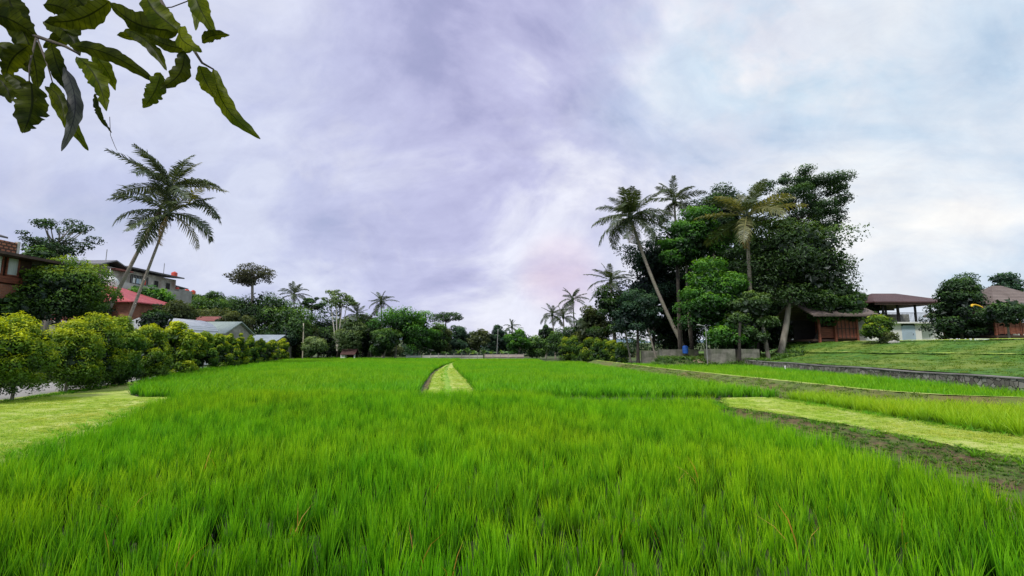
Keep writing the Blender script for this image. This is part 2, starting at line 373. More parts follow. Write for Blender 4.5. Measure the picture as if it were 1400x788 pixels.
# bund that carries the thin bright line, soil and weed on its near face
yl = np.concatenate([np.arange(9, 20, .15), np.arange(20, 60, .4)])
loft('grass_bund', [(off(linex, -.16), cst(.80)), (off(linex, .22), cst(.80))], yl, TURF, .012, seed=11, sub=2)
loft('weedy_slope', [(off(linex, -1.75), cst(.25)), (off(linex, -.9), cst(.52)), (off(linex, -.15), cst(.79))], yl, rough('weedy_soil', (.09, .11, .03), (.17, .26, .035), 2.5, (.20, .15, .06), .7, 1, 12, dist=.08), .06, seed=12, sub=5)
loft('weedy_slope', [(off(linex, .21), cst(.79)), (off(linex, .9), cst(.34))], yl, GROUND, .02, seed=13, sub=2)
# path between the far fields, two mown tracks and a greener crown
yp = np.concatenate([np.arange(18.45, 30, .25), np.arange(30, 80, .8)])
lerp = lambda t: (lambda q: pathx0(q) * (1 - t) + pathx1(q) * t)
loft('grass_path', [(lerp(0), cst(.27)), (lerp(.10), cst(.43)), (lerp(.32), cst(.42)), (lerp(.44), cst(.46)), (lerp(.56), cst(.45)), (lerp(.7), cst(.43)), (lerp(.97), cst(.43)), (lerp(1.02), cst(.27))], yp, TURF, .02, seed=14)
loft('path_crown', [(lerp(.38), cst(.435)), (lerp(.45), cst(.475)), (lerp(.53), cst(.46))], yp, rough('path_crown_turf', (.14, .30, .02), (.34, .50, .05), 6), .03, seed=44)
loft('ditch_edge', [(off(pathx0, -.2), cst(.25)), (off(pathx0, -.05), cst(.30)), (off(pathx0, .06), cst(.38))], yp, SOIL, .03, seed=15)
# left verge and pavement behind the hedge
yv = np.concatenate([np.arange(-6, 19.6, .2)])
loft('grass_verge', [(off(leftx, .32), cst(-.02)), (off(leftx, 0), cst(.25)), (off(leftx, -.5), cst(.31)), (off(hedgex, 1.2), cst(.32)), (off(hedgex, -.3), cst(.30)), (off(hedgex, -.8), cst(.28))], yv, TURF, .035, seed=16, sub=8)
yv2 = np.concatenate([np.arange(19.2, 30, .3), np.arange(30, 90, 1.)])
loft('grass_verge', [(off(left2x, .25), cst(.22)), (off(left2x, -.1), cst(.32)), (off(hedgex, .9), cst(.325)), (off(hedgex, -.8), cst(.275))], yv2, TURF, .025, seed=17, sub=5)
loft('pavement', [(off(hedgex, -.8), cst(.262)), (off(hedgex, -4.6), cst(.33))], np.arange(-6, 90, 1.5), ROADM, 0, seed=18)
# terraces behind the stone wall
yt = np.concatenate([np.arange(-6, 40, .5), np.arange(40, 90, 1.0)])
dxs = [.32, 1.5, 3, 4.5, 5.6, 6.4, 6.9, 7.25, 7.6, 9, 10.5, 12.4, 13.2, 15, 18, 22, 28, 40, 60]
loft('grass_terrace', [((lambda q, d=d: wallx(q) + d), (lambda q, d=d: h(wallx(q) + d, q) + .012)) for d in dxs], yt, TURF2, .035, seed=19, sub=2)
for d_ in (6.95, 12.9): loft('terrace_lip', [(lambda q, e=e_, d_=d_: wallx(q) + (d_ + e) / terk(q), lambda q, e=e_, d_=d_: h(wallx(q) + (d_ + e) / terk(q), q) + .10) for e_ in (0, .5)], np.arange(-6, 46, .5), TURF, .04, seed=33, sub=2)
loft('dirt_path', [((lambda q, d=d: .315 * q + 3.2 + d), (lambda q, d=d: h(.315 * q + 3.2 + d, q) + .03)) for d in (0, .9, 1.8, 2.7)], np.arange(47, 62, .6), rough('packed_dirt', (.24, .16, .11), (.38, .27, .19), 2, rgh=.9), 0, seed=20)

# ------------------------------------------------------------------ scatter (rice and turf: nobody could count it)
def tuft(name, n, hgt, wid, mat, seed, segs=3, spread=.05, lean=.22, droop=.12):
    r = np.random.RandomState(seed); V = []; Fq = []; T = []; k = 0
    for i in range(n):
        a = r.uniform(0, 2 * PI); ln = abs(r.normal(lean, lean * .6)); H = hgt * r.uniform(.62, 1.12)
        b = np.array([math.cos(a), math.sin(a), 0]) * spread * r.uniform(.1, 1)
        dr = np.array([math.cos(a + r.normal(0, .5)), math.sin(a + r.normal(0, .5)), 0])
        fa = r.uniform(0, PI); sd = np.array([math.cos(fa), math.sin(fa), 0]) * wid * r.uniform(.7, 1.2) * .5
        dp = droop * r.uniform(.3, 2.2); tb = r.uniform(-.12, .15)
        for s in range(segs + 1):
            t = s / segs
            p = b + dr * (ln * H * t + dp * H * t ** 3) + np.array([0, 0, H * (t - .35 * dp * t ** 3)])
            w = (1 - t ** 2.2) if s < segs else 0.04
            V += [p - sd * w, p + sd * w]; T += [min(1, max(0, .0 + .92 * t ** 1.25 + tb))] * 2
        for s in range(segs): Fq.append([k + 2 * s, k + 2 * s + 1, k + 2 * s + 3, k + 2 * s + 2])
        k += 2 * (segs + 1)
    return mk(name, V, np.array(Fq), mat, tint=T, link=False)
def source(name, objs):
    c = bpy.data.collections.new(name)
    for o in objs: c.objects.link(o)
    return c
def scatter_group(coll):
    g = bpy.data.node_groups.new('scatter_' + coll.name, 'GeometryNodeTree')
    g.interface.new_socket('Geometry', in_out='INPUT', socket_type='NodeSocketGeometry')
    g.interface.new_socket('Geometry', in_out='OUTPUT', socket_type='NodeSocketGeometry')
    N, L = g.nodes, g.links
    gi = N.new('NodeGroupInput'); go = N.new('NodeGroupOutput')
    ci = N.new('GeometryNodeCollectionInfo'); ci.inputs['Collection'].default_value = coll
    ci.inputs['Separate Children'].default_value = True; ci.inputs['Reset Children'].default_value = True
    ip = N.new('GeometryNodeInstanceOnPoints'); ip.inputs['Pick Instance'].default_value = True
    def na(n, ty):
        a = N.new('GeometryNodeInputNamedAttribute'); a.data_type = ty; a.inputs['Name'].default_value = n; return a.outputs['Attribute']
    L.new(gi.outputs[0], ip.inputs['Points']); L.new(ci.outputs[0], ip.inputs['Instance'])
    L.new(na('pick', 'INT'), ip.inputs['Instance Index'])
    L.new(na('rot', 'FLOAT_VECTOR'), ip.inputs['Rotation']); L.new(na('scl', 'FLOAT_VECTOR'), ip.inputs['Scale'])
    L.new(ip.outputs[0], go.inputs[0]); return g
def scatter(name, label, cat, P, coll, seed, smin=.8, smax=1.15, hs=None, lean=.06, pk=None):
    r = np.random.RandomState(seed); n = len(P)
    me = bpy.data.meshes.new(name); me.vertices.add(n); me.vertices.foreach_set('co', np.asarray(P, np.float32).ravel())
    a = me.attributes.new('pick', 'INT', 'POINT'); a.data.foreach_set('value', (r.randint(0, len(coll.objects), n) if pk is None else pk).astype(np.int32))
    rot = np.stack([r.normal(0, lean, n), r.normal(0, lean, n), r.uniform(0, 6.28, n)], -1).astype(np.float32)
    a = me.attributes.new('rot', 'FLOAT_VECTOR', 'POINT'); a.data.foreach_set('vector', rot.ravel())
    s = r.uniform(smin, smax, n)
    if hs is not None: s = s * hs
    a = me.attributes.new('scl', 'FLOAT_VECTOR', 'POINT'); a.data.foreach_set('vector', np.stack([s ** .5, s ** .5, s], -1).astype(np.float32).ravel())
    o = bpy.data.objects.new(name, me); COL.objects.link(o)
    md = o.modifiers.new('scatter', 'NODES'); md.node_group = coll_groups[coll.name]
    return tag(o, label, cat, kind='stuff')
coll_groups = {}
def coll_of(name, objs):
    c = source(name, objs); coll_groups[c.name] = scatter_group(c); return c
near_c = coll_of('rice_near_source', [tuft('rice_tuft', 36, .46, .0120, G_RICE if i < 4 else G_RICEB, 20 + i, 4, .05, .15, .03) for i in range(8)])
far_c = coll_of('rice_far_source', [tuft('rice_tuft', 16, .48, .028, G_RICE2, 40 + i, 2, .10, .22, .1) for i in range(4)])
yel_c = coll_of('rice_yellow_source', [tuft('rice_tuft', 22, .50, .018, G_RICEY, 50 + i, 3, .07, .22, .14) for i in range(4)])
dry_c = coll_of('dry_source', [tuft('dry_blade_tuft', 2, .5, .014, G_DRY, 60 + i, 3, .03, .3, .25) for i in range(3)])
turf_c = coll_of('turf_source', [tuft('turf_tuft', 26, .045, .010, G_TURF, 70 + i, 1, .11, .9, .2) for i in range(4)])
weed_c = coll_of('weed_source', [tuft('weed_tuft', 14, .06, .018, G_WEED, 80 + i, 2, .07, 1.0, .3) for i in range(4)])
wild_c = coll_of('wild_source', [tuft('terrace_tuft', 18, .09, .03, foliage('terrace_blade', (.035, .10, .010), (.11, .23, .02), (.26, .34, .05), .3, (1.5, 1.1, 1.2), .25, .05, .5), 90 + i, 1, .2, .8, .2) for i in range(4)])

def grid_pts(x0, x1, y0, y1, sp, seed, jit=.33, ang=0.06):
    r = np.random.RandomState(seed)
    gx, gy = np.meshgrid(np.arange(x0, x1, sp), np.arange(y0, y1, sp)); gx = gx.ravel(); gy = gy.ravel()
    gx = gx + ang * gy * 0 + r.normal(0, sp * jit, len(gx)); gy = gy + r.normal(0, sp * jit, len(gy))
    return gx, gy
def inframe(x, y, m=2.0): return np.abs(x) < (y * 1.12 + m)
# near paddy
gx, gy = grid_pts(-14.5, 8.5, 1.6, 19.7, .205, 1, .26)
gap = snoise(gx, gy, .9, 33); gap2 = snoise(gx * 3.5, gy, .6, 35)
k = (gx > leftx(gy) + .25) & (gx < ricex1(gy)) & (gy < 18.75 - .03 * np.maximum(gx, 0)) & inframe(gx, gy)
k |= (gx > -11.5) & (gx < 1.5) & (gy < 19.6) & (gy > 18)
k &= np.random.RandomState(3).rand(len(gx)) > np.where((gap2 > .62) & (np.abs(gx) < 3) & (gy < 11) & (gy > 5), .55, .03)
gx, gy = gx[k], gy[k]
hs = 1.06 + .15 * snoise(gx, gy, .8, 9) + .05 * snoise(gx, gy, 3, 10)
scatter('rice_plants', 'dense bright green rice filling the nearest paddy', 'rice', np.stack([gx, gy, .20 * sm(11, 19, gy) * sm(5, -1, gx)], -1), near_c, 5, .82, 1.12, hs, pk=np.where(np.random.RandomState(8).rand(len(gx)) < .04 + .62 * sm(4.5, 9.5, gy) + .35 * snoise(gx, gy, .7, 88), 4, 0) + np.random.RandomState(9).randint(0, 4, len(gx)))  # random patches; bright tufts rarer up close, vignette darkening put into the colour
def field(name, label, y0, y1, f0, f1, z, coll, sp, seed, cut=None, hscale=1.0, xr=(-40, 40)):
    gx, gy = grid_pts(xr[0], xr[1], y0, y1, sp, seed)
    k = (gx > f0(gy)) & (gx < f1(gy)) & inframe(gx, gy)
    if cut is not None: k &= cut(gx, gy)
    gx, gy = gx[k], gy[k]
    hs = hscale * (1 + .10 * snoise(gx, gy, .5, seed) + .04 * snoise(gx, gy, 2.5, seed + 1))
    return scatter(name, label, 'rice', np.stack([gx, gy, 0 * gx + z], -1), coll, seed, .82, 1.12, hs)
field('rice_plants', 'even green rice in the paddy left of the mown centre path', 19.6, 84, off(left2x, .15), off(pathx0, -.32), .25, far_c, .26, 11)
field('rice_plants', 'green rice in the paddy right of the mown centre path', 19.7, 75, off(pathx1, .1), off(linex, -1.8), .26, far_c, .26, 12,
      lambda x, y: (y > 19.4 + .0 * (x + 1)) & (y < np.where(x > 4, 60, 75)))
field('rice_plants', 'yellowish green rice beyond the mown bund at right', 4, 18.9, off(bundx1, .3), off(linex, -.5), .27, yel_c, .2, 13, lambda x, y: y < 18.6, 1.0)
field('rice_plants', 'strip of green rice below the low stone wall', 10, 50, off(linex, .7), off(wallx, -.1), .36, far_c, .26, 14, lambda x, y: (x < 30), .95)
# odd dry blades
r_ = np.random.RandomState(77)
px = r_.uniform(-6, 6, 26); py = r_.uniform(3, 9, 26)
scatter('dry_blades', 'scattered orange dry blades among the nearest rice', 'dry blades', np.stack([px, py, px * 0 + .1], -1), dry_c, 6, .9, 1.2)
def turf(name, label, f0, f1, y0, y1, zf, coll, sp, seed, xr):
    gx, gy = grid_pts(xr[0], xr[1], y0, y1, sp, seed, .5)
    k = (gx > f0(gy)) & (gx < f1(gy)) & inframe(gx, gy); gx, gy = gx[k], gy[k]
    k = np.random.RandomState(seed).rand(len(gx)) < .62 + .5 * snoise(gx, gy, 1.6, seed); gx, gy = gx[k], gy[k]
    z = zf(gx, gy)
    return scatter(name, label, 'grass', np.stack([gx, gy, z], -1), coll, seed, .7, 1.3)
turf('mown_grass', 'mown yellow green grass on the bund at right', off(bundx0, 0), off(bundx1, .25), 5, 18.8, lambda x, y: x * 0 + .35, turf_c, .10, 21, (5, 13))
turf('mown_grass', 'mown grass on the verge beside the hedge', off(hedgex, .2), off(leftx, -.05), 7, 19.4, lambda x, y: x * 0 + .315, turf_c, .12, 22, (-20, -6))
edge_c2 = coll_of('path_source', [tuft('path_tuft', 16, .07, .012, G_RICE2, 190 + i, 2, .09, .8, .3) for i in range(3)])
turf('path_grass', 'greener uncut grass between the two tracks of the centre path', lerp(.33), lerp(.52), 19, 60, lambda x, y: x * 0 + .44, edge_c2, .20, 27, (-8, 0))
turf('path_grass', 'uncut grass along the right edge of the centre path', lerp(.9), lerp(1.04), 19, 60, lambda x, y: x * 0 + .36, edge_c2, .2, 28, (-8, 0))
turf('mown_grass', 'mown grass on the centre path between far paddies', off(pathx0, .1), off(pathx1, -.05), 19, 45, lambda x, y: x * 0 + .43, turf_c, .16, 23, (-8, 0))
def slope_z(x, y):
    a, b = ricex1(y) - .1, bundx0(y); t = np.clip((x - a) / (b - a), 0, 1); return -.02 + .37 * t
edge_c = coll_of('edge_source', [tuft('edge_tuft', 20, .15, .012, G_RICE2, 170 + i, 2, .08, .6, .3) for i in range(4)])
turf('edge_weeds', 'longer weeds along the ragged edges of the right bund', off(bundx0, -.35), off(bundx0, .10), 5, 18, lambda x, y: x * 0 + .28, edge_c, .17, 29, (5, 11))
turf('edge_weeds', 'longer weeds along the far edge of the right bund', off(bundx1, -.15), off(bundx1, .35), 5, 18, lambda x, y: x * 0 + .31, edge_c, .17, 30, (9, 13))
turf('edge_weeds', 'longer grass where the left verge meets the near paddy', off(leftx, -.5), off(leftx, .3), 6, 19, lambda x, y: x * 0 + .26, edge_c, .2, 31, (-15, -5))
turf('edge_weeds', 'grass fringe at the foot of the hedge', off(hedgex, -.4), off(hedgex, .6), 12, 70, lambda x, y: x * 0 + .29, edge_c, .25, 32, (-40, -14))
turf('grove_undergrowth', 'low weeds on the shaded floor of the grove', lambda q: .30 * q, lambda q: .62 * q, 44, 64, lambda x, y: h(x, y), coll_of('grove_source', [tuft('grove_tuft', 16, .35, .07, G_MID, 180 + i, 2, .3, .7, .3) for i in range(3)]), .5, 34, (12, 40))
turf('slope_weeds', 'weeds on the brown soil slope below the mown bund', off(ricex1, 0), off(bundx0, .12), 5, 18.5, slope_z, weed_c, .13, 24, (5, 10))
turf('slope_weeds', 'weeds on the slope under the thin grassy ridge line', off(linex, -1.7), off(linex, -.1), 11, 45, lambda x, y: .25 + .54 * np.clip((x - linex(y) + 1.7) / 1.6, 0, 1), wild_c, .22, 25, (7, 30))
turf('terrace_grass', 'rough grass on the terraces above the stone wall', off(wallx, .4), off(wallx, 14.5), 14, 56, lambda x, y: h(x, y), wild_c, .34, 26, (19, 42))

# ------------------------------------------------------------------ trees
def leaves(r, C, Rad, per, size, up=.35, flat=.75, asp=.5, hang=0.0, core=.55):
    """leaf diamonds spread through clumps. C (n,3) centres, Rad (n,) radii"""
    n = len(C); m = (np.maximum(1, per * (Rad / Rad.mean()) ** 2)).astype(int)
    idx = np.repeat(np.arange(n), m); N_ = len(idx)
    d = r.normal(size=(N_, 3)); d[:, 2] += .25; d /= np.linalg.norm(d, axis=1)[:, None]
    rad = core + (1 - core) * r.rand(N_) ** .6
    rad *= 1 + .22 * np.sin(d[:, 0] * 5 + idx) * np.cos(d[:, 1] * 6 + idx * 2)
    P = d * rad[:, None] * Rad[idx][:, None] * np.array([1, 1, flat]) + C[idx]
    nrm = d * .8 + r.normal(size=(N_, 3)) * .42 + np.array([0, 0, up]); nrm /= np.linalg.norm(nrm, axis=1)[:, None]
    a = np.cross(nrm, r.normal(size=(N_, 3))); a[:, 2] -= hang; a /= np.linalg.norm(a, axis=1)[:, None]
    b = np.cross(nrm, a); b /= np.linalg.norm(b, axis=1)[:, None]
    s = size * r.uniform(.6, 1.3, N_)
    L_ = a * s[:, None]; W = b * (s * asp)[:, None]
    bend = nrm * (s * .12)[:, None]
    V = np.stack([P - L_ * .5, P - W * .5 + bend + L_ * .05, P + L_ * .5, P + W * .5 + bend + L_ * .05], 1)
    cl = r.rand(n)[idx]
    t = .02 + .26 * cl + .56 * np.clip(d[:, 2] * .62 + .38, 0, 1) ** 1.2 * rad + .15 * r.rand(N_)  # lighter clump tops, darker undersides: shading put into the tint
    return V, t
def leaf_mesh(name, V, t, mat, parent):
    n = len(V); Fq = np.arange(n * 4).reshape(n, 4)
    return mk(name, V.reshape(-1, 3), Fq, mat, parent, np.repeat(t, 4))
def bez(a, b, c, n):
    t = np.linspace(0, 1, n)[:, None]; a, b, c = map(np.asarray, (a, b, c))
    return a * (1 - t) ** 2 + 2 * b * t * (1 - t) + c * t * t
def clumps(r, c, R, n, cr, style='round'):
    """clump centres in an uneven crown"""
    lob = r.normal(size=(7, 3)); lob /= np.linalg.norm(lob, axis=1)[:, None]; amp = r.uniform(-.18, .13, 7)
    d = r.normal(size=(n, 3)); d /= np.linalg.norm(d, axis=1)[:, None]
    if style == 'round': d[:, 2] = np.where(d[:, 2] < -.8, -d[:, 2] * .6, d[:, 2])
    if style == 'layer': d[:, 2] = np.abs(d[:, 2]) * .8 - .1
    if style == 'umbrella': d[:, 2] = np.abs(d[:, 2]) * 1.25 - .38
    rr = (.25 + .75 * r.rand(n) ** .55)
    if style == 'umbrella': rr = .45 + .55 * r.rand(n) ** .7
    sc = 1 + (np.maximum(0, d @ lob.T) ** 3 * amp).sum(1)
    P = d * (rr * sc)[:, None]
    if style == 'open':
        rr = .25 + .75 * r.rand(n) ** .7; P = d * (rr * sc)[:, None]; P[:, 2] = np.where(P[:, 2] < -.5, -P[:, 2], P[:, 2])
    if style == 'layer':
        lv = r.randint(0, 4, n); P[:, 2] = (lv / 3.0) * 1.9 - .95 + r.normal(0, .06, n)
        wd = np.interp(lv, [0, 1, 2, 3], [.85, 1.0, .8, .45]); P[:, :2] *= wd[:, None]
    if style == 'cone':
        zz = r.rand(n) ** .8; P[:, 2] = zz * 2 - 1; w = (1 - zz) ** .75 * .95 + .08
        a = r.uniform(0, 2 * PI, n); q = r.rand(n) ** .4; P[:, 0] = np.cos(a) * w * q; P[:, 1] = np.sin(a) * w * q
    if style == 'column':
        P[:, 2] = r.uniform(-1, .92, n); w = np.interp(P[:, 2], [-1, -.7, -.1, .45, .95], [.70, .95, 1.0, .72, .08])
        a = r.uniform(0, 2 * PI, n); q = r.rand(n) ** .35; P[:, 0] = np.cos(a) * w * q; P[:, 1] = np.sin(a) * w * q
    return P * np.asarray(R) * np.array([1, 1, 1]) * (1.04 - cr / max(R) * .3) + np.asarray(c)
def tree(name, label, base, c, R, mat, seed, n=26, cr=None, per=130, dens=1.5, size=.3, style='round', flat=.7, trunk=.22, bark=None, group=None, cat='tree', limbs=12, asp=.5, hang=0, fork=.55, up=.35, core=.55, tadd=0):
    r = np.random.RandomState(seed); base = np.asarray(base, float); c = np.asarray(c, float)
    o = empty(name, base, label, cat, group)
    cr = (cr or max(R) * .32) * 1.22; per = int(per * dens)
    C = clumps(r, c - base, R, n, cr, style); Rad = cr * r.uniform(.6, 1.25, n)
    V, t = leaves(r, C, Rad, per, size, up, flat, asp, hang, core)
    if style not in ('umbrella', 'open'):   # filler leaves deep inside the crown, shade put into their dark tint
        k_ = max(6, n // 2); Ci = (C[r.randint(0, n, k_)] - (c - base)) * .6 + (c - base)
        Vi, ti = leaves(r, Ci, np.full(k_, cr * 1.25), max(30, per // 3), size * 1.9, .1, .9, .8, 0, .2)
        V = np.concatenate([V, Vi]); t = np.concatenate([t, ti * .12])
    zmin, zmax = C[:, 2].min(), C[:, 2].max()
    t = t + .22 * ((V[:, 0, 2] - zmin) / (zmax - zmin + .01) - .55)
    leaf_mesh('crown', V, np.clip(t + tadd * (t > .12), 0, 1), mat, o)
    m = MB(); top = c - base + np.array([0, 0, R[2] * .35]); fk = (c - base) * fork; fk[2] = (c - base)[2] - R[2] * .55 if (c - base)[2] - R[2] * .55 > .5 else (c - base)[2] * .4
    mid = fk * .5 + np.array([r.normal(0, trunk * 1.5), r.normal(0, trunk), 0])
    P = bez([0, 0, -.3], mid, fk, 7); m.tube(P, np.linspace(trunk * 1.25, trunk * .8, 7), 8)
    P = bez(fk, (fk + top) / 2 + r.normal(0, trunk * 2, 3), top, 6); m.tube(P, np.linspace(trunk * .8, trunk * .2, 6), 6)
    pick = r.permutation(n)[:limbs]
    for i in pick:
        s0 = fk + (top - fk) * r.uniform(0, .6); e = C[i]
        m.tube(bez(s0, (s0 + e) / 2 + np.array([0, 0, -.1 * R[2] + r.normal(0, .1)]), e, 5), np.linspace(trunk * .42, trunk * .1, 5), 5, cap=False)
    m.build('trunk', bark or BARK, o, smooth=True)
    return o
def ptree(name, label, u, v0, v1, w, Yd, mat, seed, ub=None, zb=None, depth=1.0, **kw):
    """a tree measured on the photo: crown centre column u, top v0, bottom v1, width w, standing Yd metres out"""
    c = at(u, (v0 + v1) / 2, Yd); R = np.array([w / 2 * Yd / F, w / 2 * Yd / F * depth, (v1 - v0) / 2 * Yd / F])
    ub = u if ub is None else ub
    bx = (ub - 700) / F * Yd
    base = (bx, Yd, float(h(bx, Yd)) if zb is None else zb)
    return tree(name, label, base, c, R, mat, seed, **kw)

# palm fronds: a few shared shapes
def frond_mesh(seed, bend, mat, n=34, hangf=.5, name='frond'):
    r = np.random.RandomState(seed); m = MB()
    S = np.linspace(0, 1, 14); ang = -bend * S ** 1.4
    dx = np.cos(ang); dz = np.sin(ang); P = np.zeros((14, 3))
    P[1:, 0] = np.cumsum((dx[1:] + dx[:-1]) / 2) / 13; P[1:, 2] = np.cumsum((dz[1:] + dz[:-1]) / 2) / 13
    P[:, 1] = np.sin(S * 2) * r.normal(0, .03)
    m.tube(P, np.linspace(.014, .003, 14), 5, t=.75)
    V = []; T = []
    for i in range(n):
        s = .14 + .86 * (i + .5) / n; p = np.array([np.interp(s, S, P[:, k]) for k in range(3)])
        an = np.interp(s, S, ang); tg = np.array([math.cos(an), 0, math.sin(an)]); nz_ = np.array([-math.sin(an), 0, math.cos(an)])
        ln = .27 * (math.sin(PI * (s * .82 + .14)) ** .6) * r.uniform(.75, 1.1)
        for sd in (-1, 1):
            if r.rand() < .05: continue
            dirv = tg * r.uniform(.35, .75) + np.array([0, sd, 0]) * 1.0 + nz_ * r.uniform(0, .35)
            dirv /= np.linalg.norm(dirv); hg = hangf * r.uniform(.5, 1.3)
            q0 = p; q1 = p + dirv * ln * .5 + np.array([0, 0, -.08 * hg * ln]); q2 = p + dirv * ln * (.95 - .2 * hg) + np.array([0, 0, -.55 * hg * ln])
            w = tg * .0120 * r.uniform(.8, 1.2)
            k = len(V); V += [q0 - w * .6, q0 + w * .6, q1 + w, q1 - w, q2 + w * .15, q2 - w * .15]; tt = r.uniform(.2, .75); T += [tt - .1, tt - .1, tt, tt, tt + .1, tt + .1]
            m.F.append(np.array([[k, k + 1, k + 2, k + 3], [k + 3, k + 2, k + 4, k + 5]]) + m.n)
    base = m.n; V = np.array(V); m.V.append(V); m.T.append(np.array(T)); m.n += len(V)
    o = m.build(name, mat, link=False); return o.data
FR = [frond_mesh(100 + i, b, G_PALM, 46, hf) for i, (b, hf) in enumerate([(.5, .5), (.8, .7), (1.1, .8), (1.4, 1.0), (.3, .4), (1.0, 1.0)])]
FRY = [frond_mesh(120 + i, b, G_PALMY, 36, hf) for i, (b, hf) in enumerate([(.4, .5), (.8, .8), (1.2, 1.0)])]
FRD = [frond_mesh(130 + i, b, G_PALMD, 26, hf) for i, (b, hf) in enumerate([(.9, 1.3), (1.2, 1.4)])]
def palm(label, base, top, L_, nf, seed, trunk=.16, curve=(0, 0, 0), ymix=0, dead=1, fr=None, group=None, tw=None, spread=1.0, coco=True):
    r = np.random.RandomState(seed); base = np.asarray(base, float); top = np.asarray(top, float)
    o = empty('coconut_palm', base, label, 'palm tree', group)
    tp = top - base; m = MB(); P = bez([0, 0, -.3], tp * .5 + np.asarray(curve, float), tp, 22)
    rad = np.linspace(trunk * 1.1, trunk * .7, 22); rad[0] *= 1.5; rad[1] *= 1.15; rad = rad * (1 + .05 * (np.arange(22) % 2))
    m.tube(P, rad, 9); m.build('trunk', BARKP, o, smooth=True)
    cr = MB(); cr.tube([tp - [0, 0, .35], tp, tp + [0, 0, .5], tp + [0, 0, .9]], [trunk * .8, trunk * 1.9, trunk * 1.2, .03], 8, t=.3); cr.build('heart', G_PALMD if ymix > .5 else G_PALM, o, smooth=True)
    for i in range(nf):
        f = i / nf; az = i * 2.39996 + r.normal(0, .22); el = 1.35 - 1.95 * f ** .85 * spread + r.normal(0, .13)
        src = (FRY if r.rand() < ymix else FR)
        me = src[r.randint(len(src))]; fo = bpy.data.objects.new('frond', me); COL.objects.link(fo); fo.parent = o
        ll = L_ * (.78 + .3 * min(1, f * 2.2)) * r.uniform(.88, 1.08)
        M = Matrix.Translation(Vector(tp + np.array([0, 0, .25 - .2 * f]))) @ Matrix.Rotation(az, 4, 'Z') @ Matrix.Rotation(-el, 4, 'Y') @ Matrix.Rotation(r.normal(0, .25), 4, 'X') @ Matrix.Scale(ll, 4)
        fo.matrix_local = M
    for i in range(dead):
        me = FRD[i % 2]; fo = bpy.data.objects.new('dead_frond', me); COL.objects.link(fo); fo.parent = o
        az = r.uniform(-2.6, -.5)
        fo.matrix_local = Matrix.Translation(Vector(tp)) @ Matrix.Rotation(az, 4, 'Z') @ Matrix.Rotation(1.05, 4, 'Y') @ Matrix.Scale(L_ * .72, 4)
    if coco:
        cb = MB(); 
        for i in range(9):
            a = r.uniform(0, 2 * PI); c = tp + np.array([math.cos(a) * .35, math.sin(a) * .35, -.15 - r.rand() * .45])
            th = np.linspace(-1, 1, 6); cb.tube([c + [0, 0, q * .17] for q in th], [.02, .10, .145, .145, .10, .02], 7, t=r.rand())
        cb.build('coconuts', G_OLIVE, o, smooth=True)
    return o
def ppalm(label, u, v, Yd, rpx, seed, ub=None, nf=20, curve=(0, 0, 0), **kw):
    top = at(u, v, Yd); ub = u if ub is None else ub; bx = (ub - 700) / F * Yd
    return palm(label, (bx, Yd, float(h(bx, Yd))), top, rpx * Yd / F * 1.0, nf, seed, curve=curve, **kw)

# ---- hedge on the left
hu = [(-48, 18), (-8, 20), (30, 0), (101, 0), (133, 0), (166, 0), (209, 0), (243, 0), (265, 0), (283, 0), (301, 0), (317, 0), (331, 0), (345, 0), (359, 0), (373, 0), (389, 0), (402, 0), (414, 0)]
hdesc = ['outside edge', 'at the left edge of the photo', 'leftmost full hedge shrub with thin bare stems showing below', 'yellow tipped hedge shrub, second from the left with sparse foot',
 'tallest golden topped hedge shrub near the left', 'dense dark green hedge shrub just right of the tallest golden one', 'broad rounded hedge shrub at the start of the far paddy', 'pointed hedge shrub below the silver roof',
 'olive hedge shrub behind the pointed one', 'green hedge shrub below the grey green roof, tenth along the row', 'hedge shrub eleventh along the row', 'yellow tipped hedge shrub twelfth along the row', 'yellowish hedge shrub thirteenth along the row',
 'green hedge shrub fourteenth along the row, under the small pale tree', 'green hedge shrub fifteenth along the row', 'hedge shrub in front of the small blue roof', 'yellow hedge shrub, third from the far end', 'yellow hedge shrub, last but one in the row', 'last hedge shrub at the far end of the row']
tops = [440, 440, 437, 442, 427, 436, 447, 440, 448, 455, 455, 456, 456, 459, 463, 462, 463, 465, 468]
wds = [88, 84, 80, 66, 72, 58, 50, 44, 32, 27, 27, 22, 19, 18, 18, 19, 18, 15, 14]
for i, (u, _) in enumerate(hu):
    if i == 0: continue
    q = (u - 700) / F
    # intersect column with hedge line x = hedgex(Y)
    Yd = 18.5; 
    for _k in range(60): Yd = .5 * Yd + .5 * (hedgex(Yd) / q)
    b = (q * Yd, Yd, .3); zt = at(u, tops[i], Yd)[2]; H = zt - .3; w = wds[i] * Yd / F * .52
    sparse = i in (1, 2, 3)
    lo = .55 if sparse else .08
    c = (b[0], b[1], .3 + lo + (H - lo) / 2)
    big = Yd < 32
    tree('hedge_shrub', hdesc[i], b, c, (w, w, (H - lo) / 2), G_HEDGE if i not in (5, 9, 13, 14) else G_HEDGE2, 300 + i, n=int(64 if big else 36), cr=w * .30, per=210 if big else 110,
         size=.115 if Yd < 24 else (.15 if big else .22), style='column', flat=1.0, trunk=.05, bark=BARK, group='hedge shrubs along the left verge', cat='shrub', limbs=20 if sparse else 10, asp=.42, fork=.2, up=.7, core=.35, tadd=.05 + .07 * ((i * 7) % 5) / 4)

